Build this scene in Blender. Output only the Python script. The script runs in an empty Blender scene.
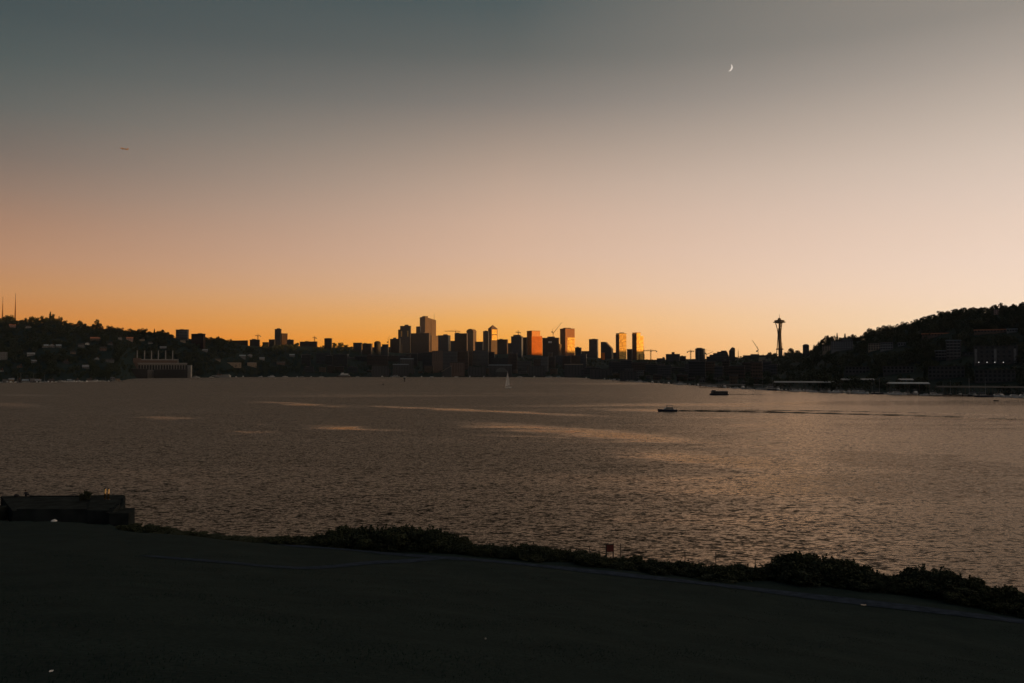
import bpy, math, random
import numpy as np
from mathutils import Vector, Matrix

R = random.Random(11)
NP = np.random.RandomState(5)
scene = bpy.context.scene
COL = scene.collection
rad = math.radians

# ------------------------------------------------------------------ camera maths
F, CX, CY, CAMZ, PITCH = 790.0, 512.0, 341.5, 20.0, rad(2.0)
SP, CP = math.sin(PITCH), math.cos(PITCH)

def P(u, v, Y):
    """world point seen at photo position (u, v) at forward distance Y"""
    k = (CY - v) / F
    t = Y / (CP - SP * k)
    return Vector(((u - CX) / F * t, Y, CAMZ + t * (SP + CP * k)))

def Zv(v, Y): return P(CX, v, Y).z
def Xu(u, Y): return (u - CX) / F * Y

def proj(x, y, z):
    d = y * CP + (z - CAMZ) * SP
    return CX + F * x / d, CY - F * ((z - CAMZ) * CP - y * SP) / d

def s2l(c):
    return tuple(((x / 255.0) / 12.92 if x / 255.0 <= .04045 else ((x / 255.0 + .055) / 1.055) ** 2.4) for x in c)

# ------------------------------------------------------------------ materials
MATS = {}
def nodes_of(m):
    m.use_nodes = True
    return m.node_tree.nodes, m.node_tree.links

def mat(name, col, rough=.8, metal=0.0, var=.25, scale=.6, spec=.4, col2=None, emit=None, emit_s=0):
    if name in MATS: return MATS[name]
    m = bpy.data.materials.new(name); n, l = nodes_of(m)
    b = n['Principled BSDF']
    tc = n.new('ShaderNodeTexCoord'); nz = n.new('ShaderNodeTexNoise')
    nz.inputs['Scale'].default_value = scale; nz.inputs['Detail'].default_value = 5
    l.new(tc.outputs['Object'], nz.inputs['Vector'])
    r = n.new('ShaderNodeValToRGB')
    c2 = col2 or tuple(min(1, x * (1 + var)) for x in col)
    c1 = col if col2 else tuple(x * (1 - var) for x in col)
    r.color_ramp.elements[0].position = .32; r.color_ramp.elements[1].position = .68
    r.color_ramp.elements[0].color = (*c1, 1); r.color_ramp.elements[1].color = (*c2, 1)
    l.new(nz.outputs['Fac'], r.inputs['Fac']); l.new(r.outputs['Color'], b.inputs['Base Color'])
    b.inputs['Roughness'].default_value = rough; b.inputs['Metallic'].default_value = metal
    b.inputs['Specular IOR Level'].default_value = spec
    if emit:
        b.inputs['Emission Color'].default_value = (*emit, 1); b.inputs['Emission Strength'].default_value = emit_s
    MATS[name] = m
    return m

def facade(name, wall, glass=(.04, .045, .05), fh=4.0, bw=3.2, hf=.5, wf=.65, grough=.18, gmetal=.5, wrough=.75, wmetal=0.0):
    """wall with rows of windows, measured in metres on the building itself"""
    if name in MATS: return MATS[name]
    m = bpy.data.materials.new(name); n, l = nodes_of(m); b = n['Principled BSDF']
    tc = n.new('ShaderNodeTexCoord'); sx = n.new('ShaderNodeSeparateXYZ'); l.new(tc.outputs['Object'], sx.inputs[0])
    sn = n.new('ShaderNodeSeparateXYZ'); l.new(tc.outputs['Normal'], sn.inputs[0])
    def M(op, a, b_=None, c=None):
        q = n.new('ShaderNodeMath'); q.operation = op
        for i, x in enumerate((a, b_, c)):
            if x is None: continue
            if isinstance(x, (int, float)): q.inputs[i].default_value = x
            else: l.new(x, q.inputs[i])
        return q.outputs[0]
    ax = M('ABSOLUTE', sn.outputs[0]); ay = M('ABSOLUTE', sn.outputs[1]); az = M('ABSOLUTE', sn.outputs[2])
    h = M('ADD', M('MULTIPLY', sx.outputs[0], ay), M('MULTIPLY', sx.outputs[1], ax))
    fx = M('FRACT', M('DIVIDE', M('ADD', h, 500.0), bw)); fz = M('FRACT', M('DIVIDE', M('ADD', sx.outputs[2], 100.0), fh))
    win = M('MULTIPLY', M('LESS_THAN', fx, wf), M('LESS_THAN', fz, hf))
    win = M('MULTIPLY', win, M('LESS_THAN', az, .5))
    # each pane a little different
    wn = n.new('ShaderNodeTexWhiteNoise'); wn.noise_dimensions = '2D'
    cb = n.new('ShaderNodeCombineXYZ')
    l.new(M('FLOOR', M('DIVIDE', M('ADD', h, 500.0), bw)), cb.inputs[0]); l.new(M('FLOOR', M('DIVIDE', M('ADD', sx.outputs[2], 100.0), fh)), cb.inputs[1])
    l.new(cb.outputs[0], wn.inputs['Vector'])
    gm = n.new('ShaderNodeMix'); gm.data_type = 'RGBA'
    gm.inputs[6].default_value = (*[x * .6 for x in glass], 1); gm.inputs[7].default_value = (*[min(1, x * 1.5) for x in glass], 1)
    l.new(wn.outputs['Value'], gm.inputs[0])
    nz = n.new('ShaderNodeTexNoise'); nz.inputs['Scale'].default_value = .08; nz.inputs['Detail'].default_value = 4
    l.new(tc.outputs['Object'], nz.inputs['Vector'])
    wm = n.new('ShaderNodeMix'); wm.data_type = 'RGBA'
    wm.inputs[6].default_value = (*[x * .72 for x in wall], 1); wm.inputs[7].default_value = (*[min(1, x * 1.28) for x in wall], 1)
    l.new(nz.outputs['Fac'], wm.inputs[0])
    cm = n.new('ShaderNodeMix'); cm.data_type = 'RGBA'
    l.new(win, cm.inputs[0]); l.new(wm.outputs[2], cm.inputs[6]); l.new(gm.outputs[2], cm.inputs[7]); l.new(cm.outputs[2], b.inputs['Base Color'])
    def MX(a, c):
        q = n.new('ShaderNodeMapRange'); q.inputs['To Min'].default_value = a; q.inputs['To Max'].default_value = c
        l.new(win, q.inputs['Value']); return q.outputs[0]
    b.inputs['Specular IOR Level'].default_value = .2; l.new(MX(wrough, grough), b.inputs['Roughness']); l.new(MX(wmetal, gmetal), b.inputs['Metallic'])
    MATS[name] = m
    return m

# ------------------------------------------------------------------ mesh builder
class MB:
    def __init__(s): s.v = []; s.f = []
    def add(s, vs, fs):
        b = len(s.v); s.v += [tuple(x) for x in vs]; s.f += [tuple(b + i for i in f) for f in fs]; return s
    def box(s, x0, x1, y0, y1, z0, z1):
        return s.add([(x0,y0,z0),(x1,y0,z0),(x1,y1,z0),(x0,y1,z0),(x0,y0,z1),(x1,y0,z1),(x1,y1,z1),(x0,y1,z1)],
                     [(0,3,2,1),(4,5,6,7),(0,1,5,4),(1,2,6,5),(2,3,7,6),(3,0,4,7)])
    def prism(s, pts, z0, z1, top=None):
        """vertical prism over a plan polygon (anticlockwise); top = per-point z"""
        n = len(pts); t = top or [z1] * n
        return s.add([(x, y, z0) for x, y in pts] + [(x, y, t[i]) for i, (x, y) in enumerate(pts)],
                     [tuple(reversed(range(n))), tuple(range(n, 2 * n))] + [(i, (i + 1) % n, n + (i + 1) % n, n + i) for i in range(n)])
    def profile_y(s, pts, y0, y1):
        """polygon in the x-z plane, pushed along y"""
        n = len(pts)
        return s.add([(x, y0, z) for x, z in pts] + [(x, y1, z) for x, z in pts],
                     [tuple(range(n)), tuple(reversed(range(n, 2 * n)))] + [((i + 1) % n, i, n + i, n + (i + 1) % n) for i in range(n)])
    def profile_x(s, pts, x0, x1):
        n = len(pts)
        return s.add([(x0, y, z) for y, z in pts] + [(x1, y, z) for y, z in pts],
                     [tuple(reversed(range(n))), tuple(range(n, 2 * n))] + [(i, (i + 1) % n, n + (i + 1) % n, n + i) for i in range(n)])
    def lathe(s, prof, seg=24, cx=0, cy=0):
        b = []; n = len(prof)
        for r, z in prof:
            for k in range(seg):
                a = 2 * math.pi * k / seg; b.append((cx + r * math.cos(a), cy + r * math.sin(a), z))
        fs = [(i*seg+k, i*seg+(k+1)%seg, (i+1)*seg+(k+1)%seg, (i+1)*seg+k) for i in range(n-1) for k in range(seg)]
        fs += [tuple(reversed(range(seg))), tuple(range((n-1)*seg, n*seg))]
        return s.add(b, fs)
    def tube(s, p0, p1, r0, r1=None, seg=8):
        r1 = r0 if r1 is None else r1
        p0, p1 = Vector(p0), Vector(p1); d = (p1 - p0).normalized()
        a = d.orthogonal().normalized(); b = d.cross(a)
        vs = [p + (a * math.cos(2*math.pi*k/seg) + b * math.sin(2*math.pi*k/seg)) * r for p, r in ((p0, r0), (p1, r1)) for k in range(seg)]
        return s.add(vs, [(k, (k+1)%seg, seg+(k+1)%seg, seg+k) for k in range(seg)] + [tuple(reversed(range(seg))), tuple(range(seg, 2*seg))])
    def mesh(s, name):
        me = bpy.data.meshes.new(name); me.from_pydata(s.v, [], s.f); me.update(); return me
    def obj(s, name, m, parent=None, loc=None, rz=0, smooth=False):
        o = bpy.data.objects.new(name, s.mesh(name)); COL.objects.link(o)
        if m: o.data.materials.append(m)
        if smooth:
            for p in o.data.polygons: p.use_smooth = True
        if parent: o.parent = parent
        if loc is not None: o.location = loc
        if rz: o.rotation_euler = (0, 0, rz)
        return o

def tag(o, label=None, cat=None, group=None, kind=None):
    for k, x in (('label', label), ('category', cat), ('group', group), ('kind', kind)):
        if x: o[k] = x
    return o

def thing(name, label, cat, loc, rz=0, group=None):
    o = bpy.data.objects.new(name, None); COL.objects.link(o); o.empty_display_size = .5
    o.location = loc; o.rotation_euler = (0, 0, rz)
    return tag(o, label, cat, group)

KIDS = {}
def copy_tree(o, parent=None):
    c = o.copy(); COL.objects.link(c)
    if parent: c.parent = parent
    for ch in list(o.children): copy_tree(ch, c)
    return c

ORD = 'first second third fourth fifth sixth seventh eighth ninth tenth eleventh twelfth thirteenth fourteenth fifteenth sixteenth seventeenth eighteenth nineteenth twentieth'.split()
TENS = {2: 'twenty', 3: 'thirty', 4: 'forty', 5: 'fifty'}
def ordw(i):
    if i < 20: return ORD[i]
    t, o = divmod(i + 1, 10)
    return (TENS[t] + '-' + ORD[o - 1]) if o else {3: 'thirtieth', 4: 'fortieth', 5: 'fiftieth'}[t]

# ------------------------------------------------------------------ terrain
def uphi(u): return math.degrees(math.atan((u - CX) / F))
def tab(rows): 
    a = np.array(rows, float); return a[:, 0], a[:, 1:]

# far shore (photo column, forward distance) -> (angle, range)
_sh = [(0,1185),(60,1190),(118,1290),(128,1560),(140,1760),(200,1850),(240,1975),(420,1985),(570,1965),(600,1560),(640,1215),(680,1020),(740,812),(800,720),(850,665),(900,632),(960,600),(1024,570)]
SH = [(-180,50),(-120,60),(-100,500),(-80,1100),(-55,1250)] + [(uphi(u), Y / math.cos(rad(uphi(u)))) for u, Y in _sh] + [(45,640),(60,600),(80,560),(100,400),(120,60),(180,50)]
SHX, SHY = tab(SH)
# near shore
_nr = [(0,100),(115,97),(140,93),(220,89),(300,86),(380,85),(480,82),(560,79.5),(640,75.8),(700,73.8),(760,73.4),(850,71.5),(900,69.5),(950,68),(1000,64.6),(1024,62.8)]
NR = [(-180,4000),(-120,4000),(-105,1500),(-85,400),(-60,190)] + [(uphi(u), Y / math.cos(rad(uphi(u)))) for u, Y in _nr] + [(50,84),(70,110),(90,260),(110,1500),(120,4000),(180,4000)]
NRX, NRY = tab(NR)
# path distance at the foot of the mound
_pt = [(0,84),(200,80),(300,75),(460,69),(640,62),(800,57),(1024,50)]
PT = [(-180,160),(-120,160),(-60,125)] + [(uphi(u), Y / math.cos(rad(uphi(u)))) for u, Y in _pt] + [(60,66),(90,100),(120,160),(180,160)]
PTX, PTY = tab(PT)
# crest of the far ground: column, photo height of bare ground, forward distance
_cr = [(0,323.5,2000),(20,324.5,2000),(45,322.5,2000),(60,324.5,2000),(75,329,2000),(90,331,2000),(100,331,2000),(130,335,2000),(160,336.5,2000),(180,338,2000),(200,340,2050),(230,343.5,2100),(260,346.5,2300),(300,346,2500),(350,348.5,2600),(375,351,2650),(400,353,2700),(500,354,2800),(560,356,2800),(600,358,2700),(640,360,2600),(700,359,2400),(760,357.5,2400),(790,355.5,2300),(810,355,1900),(820,350.5,1650),(830,345.5,1500),(840,343,1420),(860,341.5,1380),(870,337,1340),(890,333,1300),(905,330,1270),(920,325.5,1240),(940,319,1200),(960,315,1170),(980,313.5,1150),(1000,312,1130),(1024,310,1100)]
CRR = [(-180,900,60),(-120,900,70),(-75,1800,95),(-50,2100,125)]
for u, v, Y in _cr:
    c = math.cos(rad(uphi(u))); CRR.append((uphi(u), Y / c, Zv(v, Y)))
CRR += [(35,1320,125),(37,1320,150),(42,1300,185),(50,1250,195),(60,1150,190),(90,1100,170),(110,1200,150),(130,1500,120),(180,900,60)]  # unseen ground past the frame, raised to shade the lake and far hill
CRX, CRY = tab(CRR)

def lump(x, y):
    return (np.sin(x*.031+1.3)*np.cos(y*.027+.4) + .6*np.sin(x*.067+y*.052+2.) + .4*np.sin(x*.13-y*.11))

def H(x, y):
    x = np.asarray(x, float); y = np.asarray(y, float)
    r = np.hypot(x, y); ph = np.degrees(np.arctan2(x, y))
    rs = np.interp(ph, SHX, SHY[:, 0]); rn = np.interp(ph, NRX, NRY[:, 0]); rp = np.interp(ph, PTX, PTY[:, 0])
    rc = np.interp(ph, CRX, CRY[:, 0]); zc = np.interp(ph, CRX, CRY[:, 1])
    # near mound
    t = np.clip(r / rp, 0, 1)
    zn = 3.0 + 15.3 * np.maximum(0, 1 - t) ** 1.2
    e = np.clip((r - rp) / np.maximum(rn - rp, 1), 0, 1)
    zn = np.where(r > rp, 3.0 - 1.9 * e, zn) + .07 * np.sin(x * .5 + y * .3) * np.clip((r - 8) / 20, 0, 1)
    zn = np.where(r > rn, 1.1 - 3.6 * np.clip((r - rn) / 5, 0, 1), zn)
    # far land
    t = np.clip((r - rs) / np.maximum(rc - rs, 10), 0, 1)
    S = .45 * t + .55 * t * t * (3 - 2 * t)
    zf = 1.3 + (zc - 1.3) * S + lump(x, y) * 1.6 * np.clip((r - rs) / 200, 0, 1) * (1 - .6 * t)
    pk = np.clip((ph - 31.5) / 3.5, 0, 1); post = np.clip((r - np.maximum(rc * 1.15, 3300) * (1 - pk) - rc * 1.45 * pk) / (1900 - 1000 * pk), 0, 1)  # ground behind the crests shaped for where the low sun's shade ends
    zf = np.where(r > rc, zc + (np.minimum(zc, 40) - zc) * (post * post * (3 - 2 * post)) + lump(x, y) * .6, zf)
    far = np.clip((r - 4900) / 1200, 0, 1); zf = zf * (1 - far) + 12 * far
    bank = np.clip((r - rs) / 5, -1, 0)
    zf = np.where(r < rs, 1.3 + 3.8 * bank, zf)
    return np.maximum(np.where(r < rs - 5, -2.5, zf), np.where(r < rn + 5, zn, -2.5))

def Hs(x, y): return float(H(x, y))

def place(u, v, y0=None, y1=4000):
    """where the far ground passes photo point (u, v): first crossing from the far shore outwards"""
    c = math.cos(rad(uphi(u)))
    y0 = y0 or float(np.interp(uphi(u), SHX, SHY[:, 0])) * c
    Y = np.linspace(y0 + 2, y1, 1500); X = (u - CX) / F * Y
    vv = proj(X, Y, H(X, Y))[1]
    i = np.argmax(vv <= v)
    if vv[i] > v: i = int(np.argmin(vv))
    return float(X[i]), float(Y[i])

def build_terrain():
    ph = np.concatenate([np.arange(-180, -40, 2.5), np.arange(-40, 40, .22), np.arange(40, 180, 2.5)])
    r = [1.2]
    while r[-1] < 6200:
        q = r[-1]; r.append(q + (max(.5, q * .022) if q < 130 else (q * .06 if q < 520 else (q * .012 if q < 3200 else q * .09))))
    r = np.array(r)
    PH, RR = np.meshgrid(np.radians(ph), r)
    X = RR * np.sin(PH); Y = RR * np.cos(PH); Z = H(X, Y)
    nr, na = X.shape
    v = np.stack([X, Y, Z], -1).reshape(-1, 3)
    v = np.vstack([v, [[0, 0, 18.3]]])
    idx = np.arange(nr * na).reshape(nr, na)
    a = idx[:-1]; b = idx[1:]
    an = np.roll(a, -1, 1); bn = np.roll(b, -1, 1)
    q = np.stack([a, an, bn, b], -1).reshape(-1, 4)
    fan = np.stack([np.full(na, nr * na), np.roll(idx[0], -1), idx[0]], -1)
    me = bpy.data.meshes.new('terrain')
    me.from_pydata(v.tolist(), [], q[:, ::-1].tolist() + fan.tolist()); me.update()
    me.flip_normals() if me.polygons[len(q)//2].normal.z < 0 else None
    for p in me.polygons: p.use_smooth = True
    o = bpy.data.objects.new('terrain', me); COL.objects.link(o); o['kind'] = 'structure'
    m = bpy.data.materials.new('terrain_ground'); n, l = nodes_of(m); b_ = n['Principled BSDF']
    g = n.new('ShaderNodeNewGeometry')
    n1 = n.new('ShaderNodeTexNoise'); n1.inputs['Scale'].default_value = .35; n1.inputs['Detail'].default_value = 8; n1.inputs['Roughness'].default_value = .7
    n2 = n.new('ShaderNodeTexNoise'); n2.inputs['Scale'].default_value = 9.; n2.inputs['Detail'].default_value = 6
    l.new(g.outputs['Position'], n1.inputs['Vector']); l.new(g.outputs['Position'], n2.inputs['Vector'])
    mx = n.new('ShaderNodeMath'); mx.operation = 'MULTIPLY_ADD'; l.new(n2.outputs['Fac'], mx.inputs[0]); mx.inputs[1].default_value = .5
    hf = n.new('ShaderNodeMath'); hf.operation = 'MULTIPLY'; hf.inputs[1].default_value = .5; l.new(n1.outputs['Fac'], hf.inputs[0]); l.new(hf.outputs[0], mx.inputs[2])
    rp = n.new('ShaderNodeValToRGB'); e = rp.color_ramp.elements
    e[0].position = .36; e[0].color = (.014, .026, .027, 1); e[1].position = .62; e[1].color = (.027, .046, .045, 1)
    k = e.new(.5); k.color = (.020, .035, .035, 1)
    l.new(mx.outputs[0], rp.inputs['Fac']); l.new(rp.outputs['Color'], b_.inputs['Base Color'])
    b_.inputs['Roughness'].default_value = .95; b_.inputs['Specular IOR Level'].default_value = .02
    bp = n.new('ShaderNodeBump'); bp.inputs['Strength'].default_value = .6; bp.inputs['Distance'].default_value = .06
    l.new(n2.outputs['Fac'], bp.inputs['Height']); l.new(bp.outputs['Normal'], b_.inputs['Normal'])
    me.materials.append(m)
    return o
build_terrain()

# ------------------------------------------------------------------ water
def water_material():
    m = bpy.data.materials.new('lake_water'); n, l = nodes_of(m); b = n['Principled BSDF']
    g = n.new('ShaderNodeNewGeometry')
    def V(op, a, c):
        q = n.new('ShaderNodeVectorMath'); q.operation = op
        for i, x in enumerate((a, c)):
            if isinstance(x, tuple): q.inputs[i].default_value = x
            elif x is not None: l.new(x, q.inputs[i])
        return q.outputs[0]
    def M(op, a, c=None, d=None):
        q = n.new('ShaderNodeMath'); q.operation = op
        for i, x in enumerate((a, c, d)):
            if x is None: continue
            if isinstance(x, (int, float)): q.inputs[i].default_value = x
            else: l.new(x, q.inputs[i])
        return q.outputs[0]
    def noise(sc, detail, off=(0, 0, 0), rot=0, rough=.5):
        mp = n.new('ShaderNodeMapping'); mp.inputs['Scale'].default_value = sc; mp.inputs['Location'].default_value = off
        mp.inputs['Rotation'].default_value = (0, 0, rad(rot))
        l.new(g.outputs['Position'], mp.inputs['Vector'])
        q = n.new('ShaderNodeTexNoise'); q.inputs['Scale'].default_value = 1; q.inputs['Detail'].default_value = detail
        q.inputs['Roughness'].default_value = rough
        l.new(mp.outputs[0], q.inputs['Vector']); return q
    # calm streaks: long patches lying across the wind, and a few smooth lanes left by boats
    calm = noise((.0022, .011, 1), 5, (3.1, 7.7, 0), 4, .62)
    cr = n.new('ShaderNodeMapRange'); cr.inputs['From Min'].default_value = .54; cr.inputs['From Max'].default_value = .72
    l.new(calm.outputs['Fac'], cr.inputs['Value'])
    edge = noise((.02, .09, 1), 5, (9, 2, 0), 4, .6)
    tot = M('MULTIPLY', cr.outputs[0], .62)
    warp = V('MULTIPLY', V('SUBTRACT', edge.outputs['Color'], (.5, .5, .5)), (60., 20., 0))
    wp = V('ADD', g.outputs['Position'], warp)
    for u0, v0, u1, v1, wd, k in LANES:
        Y0, Y1 = 15800 / (v0 - 369.1), 15800 / (v1 - 369.1)
        p0, p1 = Vector((Xu(u0, Y0), Y0, 0)), Vector((Xu(u1, Y1), Y1, 0)); cc = (p0 + p1) / 2; dr = (p1 - p0); hl = dr.length / 2; dr.normalize()
        q0 = V('SUBTRACT', wp, tuple(cc))
        def dot(vec):
            q = n.new('ShaderNodeVectorMath'); q.operation = 'DOT_PRODUCT'; l.new(q0, q.inputs[0]); q.inputs[1].default_value = vec; return q.outputs['Value']
        cb = n.new('ShaderNodeCombineXYZ'); l.new(dot(tuple(dr / hl)), cb.inputs[0]); l.new(dot((-dr.y / wd, dr.x / wd, 0)), cb.inputs[1])
        d = cb.outputs[0]
        ln = n.new('ShaderNodeVectorMath'); ln.operation = 'LENGTH'; l.new(d, ln.inputs[0])
        q = n.new('ShaderNodeMapRange'); q.interpolation_type = 'SMOOTHSTEP'
        q.inputs['From Min'].default_value = 1.25; q.inputs['From Max'].default_value = .25
        q.inputs['To Max'].default_value = k
        l.new(ln.outputs['Value'], q.inputs['Value'])
        tot = M('MAXIMUM', tot, M('MULTIPLY', q.outputs[0], M('MULTIPLY_ADD', edge.outputs['Fac'], 1.4, .2)))
    # the water in the lee of the near hill lies calmer; the wind shadow widens away from the point
    sp = n.new('ShaderNodeSeparateXYZ'); l.new(wp, sp.inputs[0])
    lq = n.new('ShaderNodeMapRange'); lq.interpolation_type = 'SMOOTHSTEP'; lq.inputs['From Min'].default_value = -.10; lq.inputs['From Max'].default_value = .42; lq.inputs['To Max'].default_value = LEE
    l.new(M('DIVIDE', sp.outputs[0], M('ADD', sp.outputs[1], 25.0)), lq.inputs['Value'])
    tot = M('ADD', tot, lq.outputs[0])
    tot = M('MINIMUM', tot, 1.0)
    rr = n.new('ShaderNodeMapRange'); rr.inputs['To Min'].default_value = WROUGH; rr.inputs['To Max'].default_value = .13
    l.new(tot, rr.inputs['Value']); gl = n.new('ShaderNodeBsdfAnisotropic' if False else 'ShaderNodeBsdfGlossy'); gl.inputs['Color'].default_value = (.80, .66, .53, 1); l.new(rr.outputs[0], gl.inputs['Roughness'])
    ws = M('MULTIPLY_ADD', tot, -.62, 1.0)
    a = noise((.86, 2.2, 1), 3, (0, 0, 0), 9, .6); a2 = noise((.12, .3, 1), 2, (5, 5, 0), -5); a3 = noise((2.2, 4.6, 1), 2, (1, 8, 0), 14, .6)
    sl = V('ADD', V('MULTIPLY', V('SUBTRACT', a.outputs['Color'], (.5,.5,.5)), (.4*WK, 1.15*WK, 0)),
           V('ADD', V('MULTIPLY', V('SUBTRACT', a2.outputs['Color'], (.5,.5,.5)), (.06*WK, .16*WK, 0)),
                    V('MULTIPLY', V('SUBTRACT', a3.outputs['Color'], (.5,.5,.5)), (.45*WK, .8*WK, 0))))
    sc = n.new('ShaderNodeVectorMath'); sc.operation = 'SCALE'; l.new(sl, sc.inputs[0]); l.new(ws, sc.inputs['Scale'])
    nm = V('ADD', sc.outputs[0], g.outputs['Normal'])
    nn = n.new('ShaderNodeVectorMath'); nn.operation = 'NORMALIZE'; l.new(nm, nn.inputs[0]); l.new(nn.outputs[0], gl.inputs['Normal'])
    fr = n.new('ShaderNodeFresnel'); fr.inputs['IOR'].default_value = 1.333; l.new(nn.outputs[0], fr.inputs['Normal'])
    df = n.new('ShaderNodeBsdfDiffuse'); df.inputs['Color'].default_value = (.010, .012, .011, 1)
    mxs = n.new('ShaderNodeMixShader'); l.new(fr.outputs[0], mxs.inputs[0]); l.new(df.outputs[0], mxs.inputs[1]); l.new(gl.outputs[0], mxs.inputs[2])
    l.new(mxs.outputs[0], n['Material Output'].inputs['Surface']); n.remove(b)
    MATS['water'] = m
    return m
WROUGH, WK, LEE = .64, 2.6, .86
# calm lanes: from, to (as seen from the mound), half width in metres, strength
LANES = [(244,400.5,372,408.6,9,.9),(346,404.4,620,417,10,.95),(296,425,404,431,9,1.),(226,431,272,433.5,5,.8),(232,423.6,266,424.6,5,.6),(148,416,194,419.5,7,.8),(-20,402,44,408,16,.7),(0,394,60,396.5,20,.5),(440,420,720,445,18,.72),(470,434,600,440,5,.45),(560,408,720,412,14,.4),(800,452,1060,474,14,.65),(620,450,820,470,14,.4)]
WM = water_material()
def build_water():
    ph = np.arange(-180, 180, 3.0); r = np.array([0.5, 40, 100, 300, 1000, 2200, 2600])
    PH, RR = np.meshgrid(np.radians(ph), r); v = np.stack([RR*np.sin(PH), RR*np.cos(PH)+0*RR, 0*RR], -1).reshape(-1, 3)
    na = len(ph); idx = np.arange(len(r)*na).reshape(len(r), na)
    q = np.stack([idx[:-1], idx[1:], np.roll(idx[1:], -1, 1), np.roll(idx[:-1], -1, 1)], -1).reshape(-1, 4)
    me = bpy.data.meshes.new('lake_water'); me.from_pydata(v.tolist(), [], q.tolist()); me.update()
    if me.polygons[0].normal.z < 0: me.flip_normals()
    me.materials.append(WM)
    o = bpy.data.objects.new('lake_water', me); COL.objects.link(o); o['kind'] = 'structure'
build_water()

# ------------------------------------------------------------------ foot path at the bottom of the mound
def ribbon(name, m, pts, width, lift=.035, n=160):
    pts = np.array(pts, float); s = np.linspace(0, len(pts) - 1, n)
    x = np.interp(s, np.arange(len(pts)), pts[:, 0]); y = np.interp(s, np.arange(len(pts)), pts[:, 1])
    for _ in range(6):
        x[1:-1] = (x[:-2] + 2*x[1:-1] + x[2:]) / 4; y[1:-1] = (y[:-2] + 2*y[1:-1] + y[2:]) / 4
    dx, dy = np.gradient(x), np.gradient(y); L = np.hypot(dx, dy); nx, ny = -dy/L, dx/L
    K = 5; vs = []
    for k in range(K):
        w = (k/(K-1) - .5) * width
        vs.append(np.stack([x+nx*w, y+ny*w, H(x+nx*w, y+ny*w) + lift], -1))
    v = np.stack(vs, 1).reshape(-1, 3); idx = np.arange(n*K).reshape(n, K)
    q = np.stack([idx[:-1,:-1], idx[:-1,1:], idx[1:,1:], idx[1:,:-1]], -1).reshape(-1, 4)
    me = bpy.data.meshes.new(name); me.from_pydata(v.tolist(), [], q.tolist()); me.update()
    if me.polygons[0].normal.z < 0: me.flip_normals()
    me.materials.append(m)
    o = bpy.data.objects.new(name, me); COL.objects.link(o); o['kind'] = 'structure'
    return o
def ground_at(u, v):
    Y = np.linspace(3, 140, 3000); X = (u-CX)/F*Y; vv = proj(X, Y, H(X, Y))[1]
    i = int(np.argmax(vv <= v)); return float(X[i]), float(Y[i])
asphalt = mat('path_asphalt', (.040, .055, .080), .95, 0, .3, 1.3, .0)
ribbon('footpath', asphalt, [ground_at(u, v) for u, v in ((-120,514),(0,518),(110,523),(200,534),(300,547),(380,553),(460,559),(550,567),(640,577),(740,588),(860,603),(960,615),(1024,623),(1150,640))], 2.3)
ribbon('branch_path', asphalt, [ground_at(u, v) for u, v in ((150,556),(220,562),(270,567),(330,567),(390,562),(440,558))], 1.7)

# ------------------------------------------------------------------ trees and shrubs
BARK = mat('bark', (.05, .04, .03), .9)
LEAFS = [mat('leaf_dark', (.042, .056, .034), .8, 0, .35, .5, .2), mat('leaf_mid', (.05, .062, .032), .8, 0, .35, .5, .2), mat('needle_dark', (.032, .044, .028), .85, 0, .3, .5, .2)]

def leaf_quads(pts, size, rng):
    n = len(pts)
    a = rng.normal(size=(n, 3)); a /= np.linalg.norm(a, axis=1)[:, None]
    b = rng.normal(size=(n, 3)); b -= a * (a*b).sum(1)[:, None]; b /= np.linalg.norm(b, axis=1)[:, None]
    s = (size * rng.uniform(.6, 1.35, n))[:, None]
    v = np.stack([pts - a*s, pts + b*s*.62, pts + a*s, pts - b*s*.62], 1).reshape(-1, 3)
    return v, np.arange(n*4).reshape(n, 4)

def crown_points(kind, n, rng):
    """points in a crown of height 1 (trunk foot at 0)"""
    if kind == 'conifer':
        z = rng.uniform(.04, 1, n) ** .9; tier = .72 + .28 * np.sin(z * 34)
        r = (1 - z) * .22 * tier + .012; th = rng.uniform(0, 2*np.pi, n); rr = r * np.sqrt(rng.uniform(.25, 1, n))
        return np.stack([rr*np.cos(th), rr*np.sin(th), z - rr*.3], -1)
    if kind == 'tall':
        L = [((rng.uniform(-.1,.1), rng.uniform(-.1,.1), z), rng.uniform(.1,.17)) for z in np.linspace(.18, .86, 10)]
    elif kind == 'bush':
        L = [((rng.uniform(-.55,.55), rng.uniform(-.45,.45), rng.uniform(.15,.7)), rng.uniform(.2,.33)) for _ in range(11)]
    else:
        L = [((rng.uniform(-.27,.27), rng.uniform(-.27,.27), q), rng.uniform(.15,.25)) for q in np.linspace(.2,.8,13)]
    out = []
    for c, r in L:
        k = n // len(L); d = rng.normal(size=(k, 3)); d /= np.linalg.norm(d, axis=1)[:, None]
        out.append(np.array(c) + d * r * (rng.uniform(.35, 1, k) ** .5)[:, None] * np.array([1, 1, .85]))
    if kind == 'bush':
        for _ in range(34):
            a = rng.uniform(0, 2*np.pi); e_ = rng.uniform(.35, 1.4); q = np.linspace(.5, 1, 26)[:, None] ** .8
            d = np.array([math.cos(a)*math.cos(e_)*.95, math.sin(a)*math.cos(e_)*.8, math.sin(e_)*rng.uniform(.8, 1.12)])
            out.append(d * q * rng.uniform(.8, 1.1) + rng.normal(size=(26, 3))*.018 + np.array([rng.uniform(-.2,.2), 0, 0]))
    p = np.vstack(out); p[:, 2] = np.clip(p[:, 2], .02, 1.12)
    return p

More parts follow.
